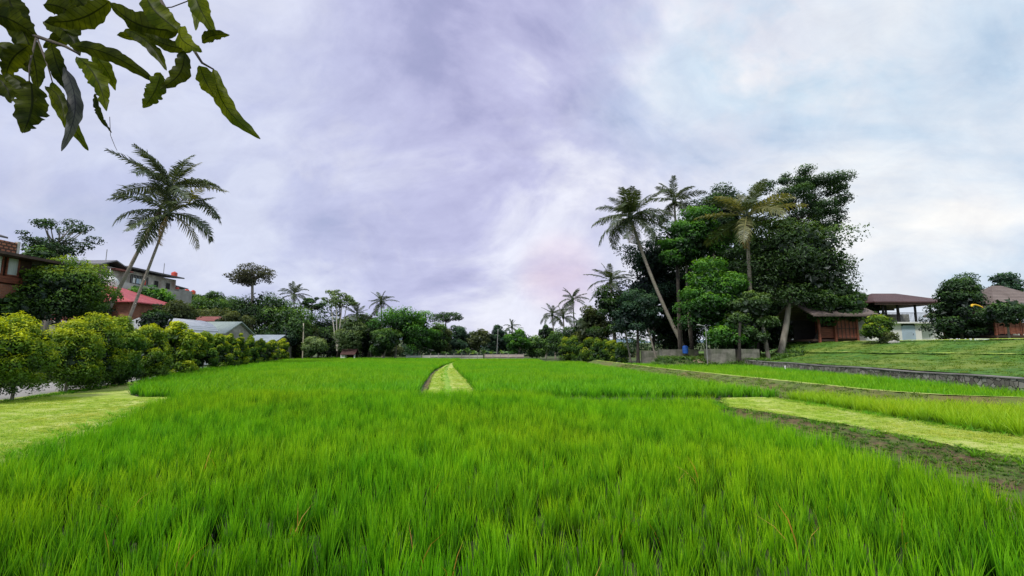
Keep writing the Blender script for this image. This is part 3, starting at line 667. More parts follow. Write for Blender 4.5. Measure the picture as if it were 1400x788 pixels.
# ---- left: trees and palms among the houses
ptree('broadleaf_tree', 'big rounded bright green tree in front of the house at left edge', 80, 354, 450, 116, 33, G_LUSH, 400, n=70, cr=.85, per=230, size=.19, trunk=.17)
ptree('broadleaf_tree', 'low dark green tree skirting the big rounded tree on its left', 16, 405, 450, 62, 31, G_MID, 401, n=26, cr=.9, per=130, size=.25, trunk=.1)
ptree('broadleaf_tree', 'sparse dark layered tree rising behind the left house', 80, 290, 372, 84, 44, G_DARK, 402, n=30, cr=.75, per=95, size=.24, style='open', flat=.45, trunk=.22, ub=62, limbs=26)
ptree('broadleaf_tree', 'small dark tree between left house and the rounded tree', 56, 345, 385, 34, 40, G_DARK, 403, n=18, cr=.8, per=120, size=.3)
ppalm('taller of the two leaning coconut palms, trunk bending right', 233, 258, 48.5, 74, 410, ub=124, nf=20, curve=(.4, 0, 1.0), trunk=.19, dead=0, spread=.80, ymix=.15)
ppalm('shorter coconut palm whose crown hangs just below its twin', 231, 293, 47.8, 65, 411, ub=160, nf=18, curve=(.3, 0, .5), trunk=.15, dead=1, spread=.92, ymix=.15)
ptree('broadleaf_tree', 'olive bushy tree right of the brick walled house', 236, 414, 446, 48, 52, G_OLIVE, 412, n=20, cr=.85, per=120, size=.28)
ptree('broadleaf_tree', 'dark green tree behind the palm trunks under the concrete building', 208, 394, 430, 50, 62, G_BRIGHT, 413, n=20, cr=1.1, per=110, size=.34)
ptree('broadleaf_tree', 'small dark tree in front of the silver roof', 214, 428, 452, 34, 44, G_DARK, 414, n=14, cr=.7, per=110, size=.24)
ptree('broadleaf_tree', 'low shrubby tree left of the red roofed house', 128, 402, 446, 36, 47, G_DARK, 415, n=14, cr=.8, per=110, size=.26)
ptree('broadleaf_tree', 'tall brownish tree with open round crown above the tree line', 344, 361, 399, 66, 84, G_BROWN, 420, n=40, cr=.95, per=80, size=.34, style='open', flat=.55, trunk=.28, limbs=30)
far = [
 ('dark flat topped tree beside the far house tanks', 290, 398, 436, 44, 92, G_DARK, 'round'),
 ('green rounded tree below the flat topped one', 284, 408, 450, 62, 80, G_MID, 'round'),
 ('very dark tree directly below the open brownish crown', 345, 394, 466, 76, 86, G_DARK, 'round'),
 ('dark tree right of the very dark one', 374, 400, 474, 60, 84, G_DARK, 'round'),
 ('mid green wide tree left of the first far palm', 398, 412, 478, 76, 80, G_MID, 'round'),
 ('pale olive rounded tree standing in front of the dark trees', 318, 428, 462, 46, 68, G_OLIVE, 'round'),
 ('dark layered tree right of the first far palm', 428, 405, 432, 34, 86, G_DARK, 'umbrella'),
 ('dark green low tree behind the end of the hedge', 388, 448, 474, 40, 78, G_BLUE, 'round'),
 ('olive tree behind the bare pale pole', 418, 436, 484, 40, 80, G_OLIVE, 'round'),
 ('pale green slender tree right of the hedge end', 432, 458, 489, 30, 76, G_PALE, 'round'),
 ('tall pale leaved tree with white forked trunks', 466, 390, 432, 50, 82, G_PALE, 'umbrella'),
 ('dark leafy tree behind the little white hut', 452, 442, 492, 46, 84, G_DARK, 'round'),
 ('mottled pale green tree above the little hut', 482, 434, 488, 52, 82, G_PALE, 'round'),
 ('dark tree between the hut and the bamboo green mass', 508, 436, 492, 46, 84, G_DARK, 'round'),
 ('large bright green feathery tree mass left of the umbrella tree', 545, 414, 488, 64, 80, G_BRIGHT, 'round'),
 ('bright green tree leaning to the right of the feathery mass', 572, 422, 489, 48, 82, G_BRIGHT, 'round'),
 ('lower green tree at the foot of the feathery mass', 530, 446, 489, 40, 77, G_MID, 'round'),
 ('thin flat canopied umbrella tree on the skyline', 611, 426, 446, 52, 96, G_DARK, 'umbrella'),
 ('mid green tree under the umbrella tree', 603, 450, 487, 36, 88, G_OLIVE, 'round'),
 ('blue green tree right of the umbrella tree', 628, 444, 486, 28, 92, G_BLUE, 'round'),
 ('olive brown tree above the banana plants', 655, 446, 484, 32, 92, G_OLIVE, 'round'),
 ('dark tree with a pale pole in front', 680, 446, 486, 26, 96, G_BLUE, 'round'),
 ('bright green pointed tree at the end of the pink wall', 712, 444, 489, 34, 80, G_BRIGHT, 'round'),
 ('low green tree right of the pointed one', 735, 460, 489, 34, 84, G_MID, 'round'),
 ('small dark tree left of the clustered far palms', 748, 444, 470, 18, 92, G_DARK, 'round'),
 ('green tree beneath the clustered far palms', 768, 454, 488, 40, 80, G_MID, 'round'),
 ('round dark tree between far palms and grove', 798, 428, 488, 50, 76, G_DARK, 'round'),
 ('dark tree filling the gap under the far palm beside the white trunks', 440, 428, 488, 50, 90, G_DARK, 'round'),
 ('dark green tree behind the pale crown at the forked stems', 470, 440, 490, 56, 92, G_DARK, 'round'),
 ('deep green tree joining the hut tree and the feathery mass', 500, 426, 488, 44, 90, G_MID, 'round'),
 ('dark green tree high behind the concrete houses end', 262, 404, 438, 46, 88, G_MID, 'round'),
 ('olive tree filling the slope below the flat topped tree', 300, 420, 458, 50, 76, G_OLIVE, 'round'),
 ('dark tree beside the open brownish crown on its left', 318, 404, 450, 50, 90, G_DARK, 'round'),
 ('green tree right of the feathery mass foot', 590, 438, 488, 40, 86, G_MID, 'round'),
 ('dark low tree left of the olive brown tree', 640, 452, 486, 34, 98, G_DARK, 'round'),
 ('dark low tree right of the thin far pole', 696, 456, 487, 34, 98, G_DARK, 'round'),
]
for i, (lb, u, v0, v1, w, Yd, mt, st) in enumerate(far):
    um = st == 'umbrella'
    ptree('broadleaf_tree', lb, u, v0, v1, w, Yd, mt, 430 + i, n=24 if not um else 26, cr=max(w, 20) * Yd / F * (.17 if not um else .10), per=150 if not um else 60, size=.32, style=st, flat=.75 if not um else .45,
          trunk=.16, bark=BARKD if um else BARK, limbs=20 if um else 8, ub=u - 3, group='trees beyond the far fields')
for i, (lb, u, v, Yd, r_px, nf) in enumerate([
    ('far palm above the dark trees, left one of the far row', 402, 404, 88, 24, 17),
    ('far palm with drooping crown right of the white trunked tree', 488, 431, 82, 22, 15),
    ('far palm tallest beside the feathery green mass', 521, 414, 82, 22, 16),
    ('small dark far palm low between two palms', 505, 441, 84, 16, 12),
    ('tiny far palm above the banana plants', 700, 448, 98, 14, 12),
    ('far palm at the left of the clustered palms', 755, 431, 88, 21, 14),
    ('tallest far palm of the cluster near the grove', 783, 410, 84, 24, 16),
    ('far palm drooping low in the cluster', 770, 434, 82, 20, 14),
    ('palm leaning out left of the dark grove', 835, 385, 66, 36, 18),
    ('low palm under the drooping one near the grove', 806, 444, 70, 24, 14)]):
    ppalm(lb, u, v, Yd, r_px, 470 + i, nf=nf, dead=0, trunk=.14, ub=u + 4, group='coconut palms beyond the fields', coco=False)
# pale forked trunks of the white-trunked tree
mb = MB(); b0 = at(462, 478, 81.4)
for uu, vv in ((453, 420), (460, 415), (468, 412), (474, 418)): mb.tube(bez(at(461, 480, 81.6), at((uu + 461) / 2, 455, 81.6), at(uu, vv, 81.6), 7), np.linspace(.13, .06, 7), 6)
o = mb.build('bare_sapling_stems', rough('pale_bark', (.45, .43, .38), (.6, .57, .5), 3)); tag(o, 'slender white stems crossing under the pale leaved crown', 'tree stems')
# distant wood and hills
def wood(name, label, x0, x1, y0, hts, seed, mat):
    r = np.random.RandomState(seed); n = int((x1 - x0) / 2.2)
    C = np.stack([np.linspace(x0, x1, n) + r.normal(0, 1, n), y0 + r.uniform(0, 14, n), r.uniform(.3, 1, n) * hts], -1)
    C2 = C.copy(); C2[:, 2] *= .45; C3 = C.copy(); C3[:, 2] *= .1; C = np.vstack([C, C2, C3]); V, t = leaves(r, C, np.full(len(C), 2.6) * r.uniform(.6, 1.2, len(C)), 240, .6)
    o = leaf_mesh(name, V, t, mat, None); return tag(o, label, 'trees', kind='stuff')
wood('distant_wood', 'dark continuous wood behind the far trees at left', -92, -34, 100, 11.5, 1, G_DARK)
wood('distant_wood', 'hazy low wood closing the view at centre', -34, 24, 112, 6.0, 2, G_BLUE)
wood('distant_wood', 'dark wood behind the grove', 14, 66, 96, 8.0, 3, G_DARK)
r = np.random.RandomState(5)
hx = np.linspace(-1500, 1500, 160); hz = 34 + 14 * snoise(hx, 0, .006, 4) + 5 * snoise(hx, 0, .03, 5)
V = np.concatenate([np.stack([hx, hx * 0 + 1500, hx * 0 - 5], -1), np.stack([hx, hx * 0 + 1700, hz], -1), np.stack([hx, hx * 0 + 2200, hx * 0 - 5], -1)])
n = 160; ii = np.arange(n - 1); mk('hills', V, np.vstack([np.stack([ii, ii + 1, ii + n + 1, ii + n], -1), np.stack([ii + n, ii + n + 1, ii + 2 * n + 1, ii + 2 * n], -1)]),
   rough('hazy_hill', (.10, .16, .20), (.15, .21, .25), .01), smooth=True)['kind'] = 'structure'  # distance haze put into the bluish hill colour

# ---- right grove
GR = 'trees of the grove at right'
ppalm('coconut palm with long trunk leaning left out of the grove', 862, 298, 56, 54, 500, ub=941, nf=30, curve=(-.7, 0, -.8), trunk=.22, dead=1, group=GR)
ppalm('palm crown rising behind the leaning palm', 922, 276, 62, 40, 501, ub=930, nf=17, trunk=.18, dead=0, group=GR)
ppalm('big coconut palm with yellowing fronds at the grove centre', 1021, 297, 50, 66, 502, ub=1026, nf=23, trunk=.24, ymix=.35, dead=1, group=GR, spread=.85)
gl = [
 # label, u, v0, v1, w, Y, mat, style, n, ub
 ('huge dark spreading tree rising behind the grove at right', 1104, 226, 345, 156, 66, G_DARK, 'open', 64, 1085),
 ('large olive green domed tree at the grove right edge', 1092, 288, 446, 156, 50, G_OLV, 'round', 84, 1061),
 ('low hanging boughs tree over the wooden house', 1135, 370, 452, 84, 50, G_MID, 'round', 34, 1110),
 ('dark right flank tree of the grove above the white building', 1165, 398, 465, 56, 54, G_DARK, 'round', 24, 1160),
 ('bright green tall tree with yellow green top at grove centre', 980, 345, 480, 102, 51, G_BRIGHT, 'round', 54, 990),
 ('bright green upper crown between the two big palms', 948, 276, 380, 92, 56, G_BRIGHT, 'round', 46, 945),
 ('dark green crown on the skyline right of the back palm', 985, 252, 350, 104, 62, G_DARK, 'round', 46, 970),
 ('dark blue green tree filling the grove left side', 896, 292, 486, 104, 62, G_BLUE, 'round', 60, 890),
 ('very dark tree behind the thin trunks', 935, 330, 488, 100, 64, G_DARK, 'round', 56, 935),
 ('dark tree under the large domed tree', 1030, 300, 486, 100, 60, G_DARK, 'round', 60, 1035),
 ('mid green tree in front of the big palm trunk', 1024, 392, 478, 60, 48.5, G_OLV, 'round', 34, 1018),
 ('small bright crown beside the leaning palm trunk', 925, 318, 372, 52, 55, G_BRIGHT, 'round', 22, 928),
 ('dark tree closing the back of the grove centre', 985, 300, 488, 100, 68, G_DARK, 'round', 60, 985),
 ('dark tree closing the back of the grove right side', 1078, 330, 486, 110, 66, G_DARK, 'round', 60, 1078),
 ('low dark thicket tree behind the left concrete planters', 915, 425, 490, 80, 66, G_DARK, 'round', 34, 915),
 ('low dark thicket tree behind the right concrete planters', 1030, 425, 488, 90, 62, G_DARK, 'round', 36, 1030),
 ('shaded dark tree between domed tree and wooden house', 1085, 400, 478, 100, 60, G_DARK, 'round', 40, 1095),
 ('bluish tree low at the left foot of the grove', 872, 392, 484, 70, 58, G_BLUE, 'round', 30, 870),
 ('mid green tree left of the grove behind the bushes', 842, 382, 482, 66, 66, G_MID, 'round', 28, 838),
 ('olive green tree beside the low palm left of the grove', 815, 412, 488, 50, 70, G_OLIVE, 'round', 22, 815),
 ('mid green understorey tree with round leaves above the planter', 1000, 440, 482, 70, 49, G_BRIGHT, 'round', 26, 1002),
]
for i, (lb, u, v0, v1, w, Yd, mt, st, n_, ub) in enumerate(gl):
    um = st == 'open'
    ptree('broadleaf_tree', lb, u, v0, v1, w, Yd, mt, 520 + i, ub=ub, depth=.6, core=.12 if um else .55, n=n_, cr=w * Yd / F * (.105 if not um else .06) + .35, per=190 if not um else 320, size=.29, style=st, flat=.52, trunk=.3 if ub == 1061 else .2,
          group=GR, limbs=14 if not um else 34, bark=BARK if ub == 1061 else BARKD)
def stem(name, label, pts, Yd, r0, r1, mat, cat='tree trunk', group=None):
    P = [at(u, v, Yd) for u, v in pts]; P[0][2] = float(h(P[0][0], Yd)) - .1
    m = MB(); Q = bez(P[0], P[1], P[2], 9); o_ = Q[0].copy(); m.tube(Q - o_, np.linspace(r0, r1, 9), 8)
    e = m.build(name, mat, smooth=True); e.location = o_; return tag(e, label, cat, group)
SG = 'bare trunks rising into the grove'
stem('tree_trunk', 'grey trunk leaning left beside the thick one', [(1051, 491), (1045, 455), (1036, 415)], 48, .24, .12, BARK, group=SG)
stem('tree_trunk', 'straight brown trunk left of a thinner one in the grove', [(930, 484), (926, 430), (928, 325)], 56, .20, .14, BARKP, group=SG)
stem('tree_trunk', 'thin pale trunk standing behind the water barrel', [(947, 486), (938, 430), (938, 330)], 56, .15, .10, BARKP, group=SG)
stem('tree_trunk', 'short dark trunk between the two concrete planters', [(1011, 491), (1010, 470), (1012, 440)], 47, .16, .12, BARKD, group=SG)
stem('tree_trunk', 'thin pale trunk leaning left at the foot of the grove', [(863, 488), (857, 465), (852, 440)], 60, .12, .09, BARKP, group=SG)
stem('tree_trunk', 'short slanting trunk left of the leaning palm foot', [(898, 487), (890, 465), (886, 448)], 57, .11, .08, BARKP, group=SG)
stem('bare_pole', 'pale bare pole at the end of the hedge', [(414, 488), (415, 465), (415, 442)], 76, .13, .08, rough('pale_wood', (.4, .36, .28), (.5, .46, .36), 3), 'pole')
stem('bare_pole', 'thin pole standing before the far wall', [(679, 487), (680, 468), (681, 450)], 80, .07, .05, METALG, 'pole')

# bushes left of the grove
for i, (u, v0, w, lb) in enumerate([(772, 463, 17, 'green conical bush, leftmost of the row before the grove'), (785, 460, 18, 'second conical bush from the left before the grove'), (797, 470, 14, 'brownish small bush in the row before the grove'),
        (806, 463, 17, 'fourth bush of the row before the grove'), (818, 463, 16, 'olive bush in the middle of the row before the grove'), (828, 466, 14, 'slim bush third from the right end of the row'), (837, 467, 15, 'dark bush next to the right end of the row'), (849, 469, 16, 'dark rounded bush at the right end of the row')]):
    Yd = 60; b = gp(u, 495.5 + i * .3, .28); Yd = b[1]; zt = at(u, v0, Yd)[2]; w_ = w * Yd / F * .55
    tree('garden_bush', lb, b, (b[0], b[1], (.5 + zt) / 2), (w_, w_, (zt - .4) / 2), G_HEDGE2 if i % 3 else G_HEDGE, 560 + i, n=26, cr=w_ * .42, per=90, size=.2, style='column', flat=1, trunk=.05, cat='bush', group='bushes in a row left of the grove', limbs=5, up=.6, core=.4)
for i, (u, v0, v1, w, lb) in enumerate([(504, 476, 490, 14, 'small clipped round bush beside the little hut'), (534, 471, 490, 26, 'wide clipped round bush right of the small one'), (808 - 80, 475, 489, 16, 'round green bush right of the far wall')]):
    b = gp(u, 490, .28); Yd = b[1]; zt = at(u, v0, Yd)[2]; w_ = w * Yd / F * .5
    tree('round_bush', lb, b, (b[0], b[1], (.3 + zt) / 2), (w_, w_, (zt - .3) / 2), G_OLIVE if i != 2 else G_MID, 575 + i, n=22, cr=w_ * .4, per=90, size=.22, flat=.9, trunk=.06, cat='bush', limbs=4)
# banana plants
for i, (u, v) in enumerate([(592, 478), (607, 477), (628, 474), (640, 472), (648, 476), (662, 475), (673, 476), (688, 474), (697, 478)]):
    Yd = 84; b = (( u - 700) / F * Yd, Yd, .28); r = np.random.RandomState(600 + i); H = at(u, v, Yd)[2] - .28
    o = empty('banana_plant', b, ['leftmost banana plant behind the low wall', 'second banana plant from the left behind the wall', 'banana plant under the blue green tree', 'tall pale banana plant under the blue green tree', 'banana plant left of the olive brown tree', 'banana plant under the olive brown tree', 'banana plant left of the thin pole', 'tall banana plant right of the thin pole', 'rightmost banana plant near the wall end'][i], 'banana plant', 'banana plants beyond the far wall')
    m = MB(); m.tube([[0, 0, -.1], [0, 0, H * .5]], [.14, .1], 7); m.build('stalk', G_OLIVE, o)
    m = MB()
    for k_ in range(9):
        a = k_ * 2.4; el = r.uniform(.5, 1.4); Ls = H * .62 * r.uniform(.8, 1.1); S = np.linspace(0, 1, 6)
        pr = np.stack([np.cos(a) * np.cos(el) * S * Ls, np.sin(a) * np.cos(el) * S * Ls, H * .45 + np.sin(el) * S * Ls - .45 * Ls * S ** 2.5], -1)
        sd = np.array([-math.sin(a), math.cos(a), .25]); w = (.28 * np.sin(PI * (S * .9 + .06)) ** .7)[:, None]
        V = np.concatenate([pr - sd * w, pr + sd * w]); ii = np.arange(5); m.add(V, np.stack([ii, ii + 1, ii + 7, ii + 6], -1), r.uniform(.2, .8))
    m.build('leaves', G_BANANA, o)
# right garden trees
ptree('garden_tree', 'yellow green young tree before the white building', 1200, 430, 466, 36, 41, G_HEDGE, 610, ub=1212, n=26, cr=.55, per=110, size=.2, cat='tree', trunk=.06, asp=.45)
ptree('garden_tree', 'tiny pale shrub at the foot of the yellow green tree', 1217, 455, 474, 20, 40, G_OLIVE, 611, n=14, cr=.35, per=80, size=.16, cat='tree', trunk=.04)
ptree('garden_tree', 'dark layered evergreen tree right of the white building', 1312, 384, 466, 88, 42, G_DARK, 612, n=60, cr=.85, per=120, size=.24, style='cone', flat=.4, trunk=.12, cat='tree', limbs=30)
ptree('garden_tree', 'feathery grey green sapling top behind the dark evergreen', 1326, 376, 440, 44, 47, G_BLUE, 613, n=26, cr=.7, per=60, size=.24, style='cone', flat=.5, trunk=.08, cat='tree', limbs=18)
ptree('garden_tree', 'dark feathery tree behind the shingle roofed hut', 1377, 374, 430, 50, 50, G_BLUE, 614, n=34, cr=.8, per=80, size=.26, style='cone', flat=.5, trunk=.1, cat='tree', limbs=20)
ptree('garden_tree', 'dark green bough tree in front of the hut rail', 1376, 416, 444, 54, 37, G_DARK, 615, n=26, cr=.6, per=100, size=.2, style='round', flat=.5, trunk=.07, cat='tree')
ptree('garden_tree', 'small dark tree behind the roofed terrace', 1178, 405, 440, 44, 58, G_DARK, 616, n=22, cr=.9, per=90, size=.28, cat='tree')

# ------------------------------------------------------------------ buildings
def bld(name, label, loc, cat='building', rz=0): return empty(name, loc, label, cat, None, rz)
# left house, long side facing the field (+x)
H0 = bld('brick_house', 'two storey house with lattice brick balcony at the left edge', (-33, 29, 1.5), 'house')
zc = HC - 1.5   # camera height in the house frame
def zh(v, Yd): return zc + (476 - v) / F * Yd
m = MB(); m.box((-8, -6, -1.5), (0, 2.6, zh(388, 30))); m.build('wall', BRICKR, H0)
m = MB(); m.box((-8, -5.8, zh(388, 30) + .003), (-.1, 2.8, zh(345, 30))); m.build('upper_wall', WOODD, H0)
z1, z2 = zh(376, 30), zh(349, 30)
for k_, (a, b) in enumerate([(-4.8, -1.6), (-1.4, -.1), (.1, .9), (1.1, 1.9)]):
    f = MB()
    for bx in [((-.02), a, z1, .06, b, z1 + .09), (-.02, a, z2 - .09, .06, b, z2), (-.02, a, z1 + .09, .06, a + .08, z2 - .09), (-.02, b - .08, z1 + .09, .06, b, z2 - .09)]:
        f.box(bx[:3], bx[3:])
    w = f.build('window', WOODR, H0)
    p = MB(); p.box((-.05, a + .08, z1 + .09), (0.0, b - .08, z2 - .09)); p.build('pane', CURT, w)
m = MB(); m.box((-.098, -6, zh(386, 30)), (.12, 2.7, zh(377, 30))); m.build('sill_panel', WOODR, H0)
m = MB(); m.slab([(-8.6, -6.5, zh(343, 30)), (1.1, -6.5, zh(347, 30)), (1.1, 3.9, zh(347, 30)), (-8.6, 3.9, zh(343, 30))], .18); m.build('eave_slab', WOODD, H0)
m = MB(); m.box((-.15, -6, zh(344, 30)), (0, 1.6, zh(328, 30))); m.build('balcony_lattice', BRICKL, H0)
m = MB(); [m.box((-.2, y_, zh(344, 30)), (.04, y_ + .16, zh(326, 30))) for y_ in (-6.2, -3.4, -.9, 1.61)]; m.build('balcony_posts', CONCL, H0)
m = MB(); m.slab([(-8, -6.2, zh(318, 30)), (-.6, -6.2, zh(329, 30)), (-.6, 2.2, zh(329, 30)), (-8, 2.2, zh(318, 30))], .12); m.build('lower_roof', ROOFB, H0)
m = MB(); m.box((-7, -5, zh(328, 30)), (-1.6, 1.0, zh(318, 30))); m.build('attic_wall', CONCL, H0)
m = MB(); zr = zh(308, 30); m.slab([(-8, -5.5, zr), (-4.5, -5.5, zr + .7), (-4.5, 1.9, zr + .7), (-8, 1.9, zr)], .12); m.slab([(-4.5, -5.5, zr + .7), (-1.0, -5.5, zr - .45), (-1.0, 1.9, zr - .45), (-4.5, 1.9, zr + .7)], .12); m.build('roof', ROOFG, H0)

CONCM = rough('patchy_block_wall', (.30, .28, .25), (.50, .48, .43), .7, (.20, .13, .10), .3, .5, 6, lo=.42, hi=.58)
# concrete building on the slope, side facing the field
CB = bld('concrete_building', 'unfinished grey concrete block with sagging roofs on the hillside', (-57.7, 65, 6.0))
zc = HC - 6
zh2 = lambda v, Yd: zc + (476 - v) / F * Yd
m = MB(); m.box((-9, 0, -3), (0, 14.6, zh2(367, 68))); m.build('wall', CONCM, CB)
m = MB(); m.box((-8, 14.603, -3), (.6, 18, zh2(396, 80))); m.build('lower_wall', CONCL, CB)
m = MB(); m.box((0.003, .5, zh2(400, 68) - 1.5), (1.6, 13.5, zh2(392, 72))); m.build('terrace_wall', CONCL, CB)
def roof_gable(mb, x0, x1, y0, y1, ze, zr, th=.15, axis='y', ov=.5):
    if axis == 'y':
        xm = (x0 + x1) / 2
        mb.slab([(x0 - ov, y0 - ov, ze), (xm, y0 - ov, zr), (xm, y1 + ov, zr), (x0 - ov, y1 + ov, ze)], th)
        mb.slab([(xm, y0 - ov, zr), (x1 + ov, y0 - ov, ze), (x1 + ov, y1 + ov, ze), (xm, y1 + ov, zr)], th)
    else:
        ym = (y0 + y1) / 2
        mb.slab([(x0 - ov, y0 - ov, ze), (x1 + ov, y0 - ov, ze), (x1 + ov, ym, zr), (x0 - ov, ym, zr)], th)
        mb.slab([(x0 - ov, ym, zr), (x1 + ov, ym, zr), (x1 + ov, y1 + ov, ze), (x0 - ov, y1 + ov, ze)], th)
m = MB(); ze = zh2(367, 68); m.slab([(-9.5, 3.2, ze + 1.3), (1.0, 3.2, ze + .45), (1.0, 15.2, ze + .45), (-9.5, 15.2, ze + 1.3)], .2); m.build('roof', ROOFG, CB)
m = MB(); roof_gable(m, -9, 0, -.2, 3.2, ze + .1, ze + 1.0, .18, 'x', .7); m.build('gable_roof', ROOFG, CB)
m = MB(); m.box((.004, 1.2, ze - .4), (.9, 4.4, ze - .2)); m.build('sagging_awning', ROOFB, CB)
m = MB(); m.box((-.5, 5.0, ze - 2.5), (.03, 8.4, ze - .5)); m.build('balcony_opening', DARKM, CB)  # no recess: solid near-black block, inner shade put into its colour
m = MB(); [m.box((.05, y_, ze - 1.9), (.10, y_ + .07, ze - .6)) for y_ in np.arange(5.1, 8.4, .3)]; m.box((.05, 5.0, ze - 1.95), (.12, 8.4, ze - 1.88)); m.build('balcony_rail', METALG, CB)
m = MB(); m.box((.36, .8, ze - 5.2), (1.5, 6.0, ze - 2.9)); m.box((.36, 6.003, ze - 4.6), (2.6, 11.0, ze - 3.6)); m.build('stepped_wall', CONCL, CB)
m = MB(); m.slab([(.3, .4, ze - 2.6), (2.4, .4, ze - 3.3), (2.4, 5.6, ze - 3.3), (.3, 5.6, ze - 2.6)], .1); m.build('lean_to_roof', ROOFB, CB)
m = MB(); m.box((2.603, 6.6, ze - 4.5), (2.66, 8.2, ze - 3.8)); m.box((1.503, 1.2, ze - 4.7), (1.56, 2.4, ze - 3.7)); m.box((1.503, 3.4, ze - 4.7), (1.56, 4.6, ze - 3.7)); m.build('openings', DARKM, CB)  # near-black plates on the wall, the dark inside put into their colour
for k_, y_ in enumerate((5.3, 6.0, 6.5, 7.4)):
    m = MB(); m.box((.14, y_, ze - 1.75), (.17, y_ + .45, ze - 1.0)); o = m.build('hanging_cloth', [WHITE, BLUED, CURT, REDP][k_], CB)
for k_, y_ in enumerate((1.6, 12.9)):
    m = MB(); m.tube([[-1, y_, ze + .2], [-1, y_, ze + 2.6]], .05, 6); m.build('mast', METALG, CB)
for y_ in (9.6, 12.2):
    w = MB(); w.box((-.1, y_, ze - 1.9), (.05, y_ + 1.1, ze - .7)); w = w.build('window', CONCL, CB); p = MB(); p.box((.051, y_ + .1, ze - 1.8), (.07, y_ + 1.0, ze - .8)); p.build('pane', DARKM, w)
m = MB(); m.box((.003, 0, ze - 3.0), (.35, 14.6, ze - 2.75)); m.build('floor_slab', CONCL, CB)
for nm, y_, z_, s_, lb in (('water_tank', 14.6, ze + .5, .5, 'large red water tank on the roof end of the concrete block'), ('water_tank', 15.6, ze - 1.7, .32, 'small red tank just below the large red one')):
    p0 = np.array([-57.7 - .4, 65 + y_ , z_ + 6]); t_ = bld(nm, lb, p0, 'tank'); m = MB(); q = np.array([[0, 0, 0], [0, 0, .1], [0, 0, 1.5 * s_], [0, 0, 1.75 * s_], [0, 0, 1.85 * s_]]); m.tube(q, np.array([.85, .9, .9, .5, .2]) * s_, 14); m.build('body', REDP, t_, smooth=False)
    m = MB(); m.tube([[0, 0, 1.851 * s_], [0, 0, 1.95 * s_]], [.22 * s_, .2 * s_], 10); m.build('lid', REDP, t_)
# mosque dome
q = at(149, 386, 60); D = bld('mosque_dome', 'small white dome with a finial before the concrete building', q, 'dome'); m = MB(); th = np.linspace(0, PI / 2, 8)
m.tube([[0, 0, math.sin(a) * .8] for a in th], [max(.05, math.cos(a) * 1.0) for a in th], 16); m.build('dome', WHITE, D, smooth=True)
m = MB(); m.tube([[0, 0, .78], [0, 0, 1.2], [0, 0, 1.3], [0, 0, 1.8]], [.06, .05, .12, .02], 8); m.build('finial', WHITE, D); m = MB(); m.tube([[0, 0, -5], [0, 0, -.003]], [1.1, 1.1], 16); m.build('drum', WHITE, D)
# second block further along
C2 = bld('concrete_building', 'lower grey block with small roof tanks at the hillside end', (-60, 80, 6.0)); zc = HC - 6
m = MB(); m.box((-8, 0.2, -3), (-1.0, 12, zh2(398, 84))); m.build('wall', CONC, C2)
m = MB(); m.box((-7.4, 1.0, zh2(398, 84) + .003), (-1.6, 7.5, zh2(390, 84))); m.build('penthouse', CONCL, C2)
m = MB(); m.slab([(-8, .5, zh2(384, 84)), (-.6, .5, zh2(389, 84)), (-.6, 7.0, zh2(392, 84)), (-8, 7.0, zh2(386, 84))], .15); m.build('roof', ROOFG, C2)
m = MB(); [m.box((-1.0 + .003, y_, zh2(404, 84)), (-.9, y_ + .9, zh2(400, 84))) for y_ in (1, 3.4, 5.8, 8.2)]; m.build('windows', DARKM, C2)
m = MB(); m.box((-.997, .2, zh2(407, 84)), (-.3, 12, zh2(405, 84))); m.build('balcony', CONCL, C2)
for k_, (y_, lb) in enumerate([(8.6, 'small red roof tank, left of two on the end block'), (10.4, 'small red roof tank, right of two on the end block')]):
    t_ = bld('water_tank', lb, (-62, 80 + y_, zh2(398, 84) + 6), 'tank'); m = MB(); m.tube([[0, 0, 0], [0, 0, .7], [0, 0, .85]], [.42, .42, .2], 12); m.build('body', REDP, t_); m = MB(); m.tube([[0, 0, .851], [0, 0, .92]], [.2, .2], 8); m.build('lid', REDP, t_)
# pink roofed house
R0 = bld('roofed_house', 'house with pink red hipped roof over brick walls behind palms', (-44.3, 54, 3.5), 'house'); zc = HC - 3.5
ze = zh2(414, 55)
m = MB(); m.box((-7, 0, -2), (0, 6.2, ze)); m.build('wall', BRICKR, R0)
w = MB(); w.box((-.05, 3.6, ze - 1.2), (.05, 4.9, ze - .3)); w = w.build('window', WOODD, R0); p = MB(); p.box((.051, 3.7, ze - 1.1), (.07, 4.8, ze - .4)); p.build('pane', DARKM, w)
m = MB(); A = [(-8, -.8, ze), (.9, -.8, ze), (.9, 7, ze), (-8, 7, ze)]; r1, r2 = (-5, 1.5, ze + 2.2), (-5, 4.7, ze + 2.2)
m.slab([A[0], A[1], r1], .12); m.slab([A[1], A[2], r2, r1], .12); m.slab([A[2], A[3], r2], .12); m.slab([A[3], A[0], r1, r2], .12); m.build('roof', ROOFR, R0)
m = MB(); m.slab([(-6.5, -4.2, ze - 2.3), (-1.5, -4.2, ze - 2.3), (-1.5, -.2, ze - .35), (-6.5, -.2, ze - .35)], .12); m.build('porch_roof', ROOFB, R0)
m = MB(); m.box((-6.2, -3.8, -2), (-1.8, -.01, ze - 2.6)); m.build('porch_wall', CONC, R0)
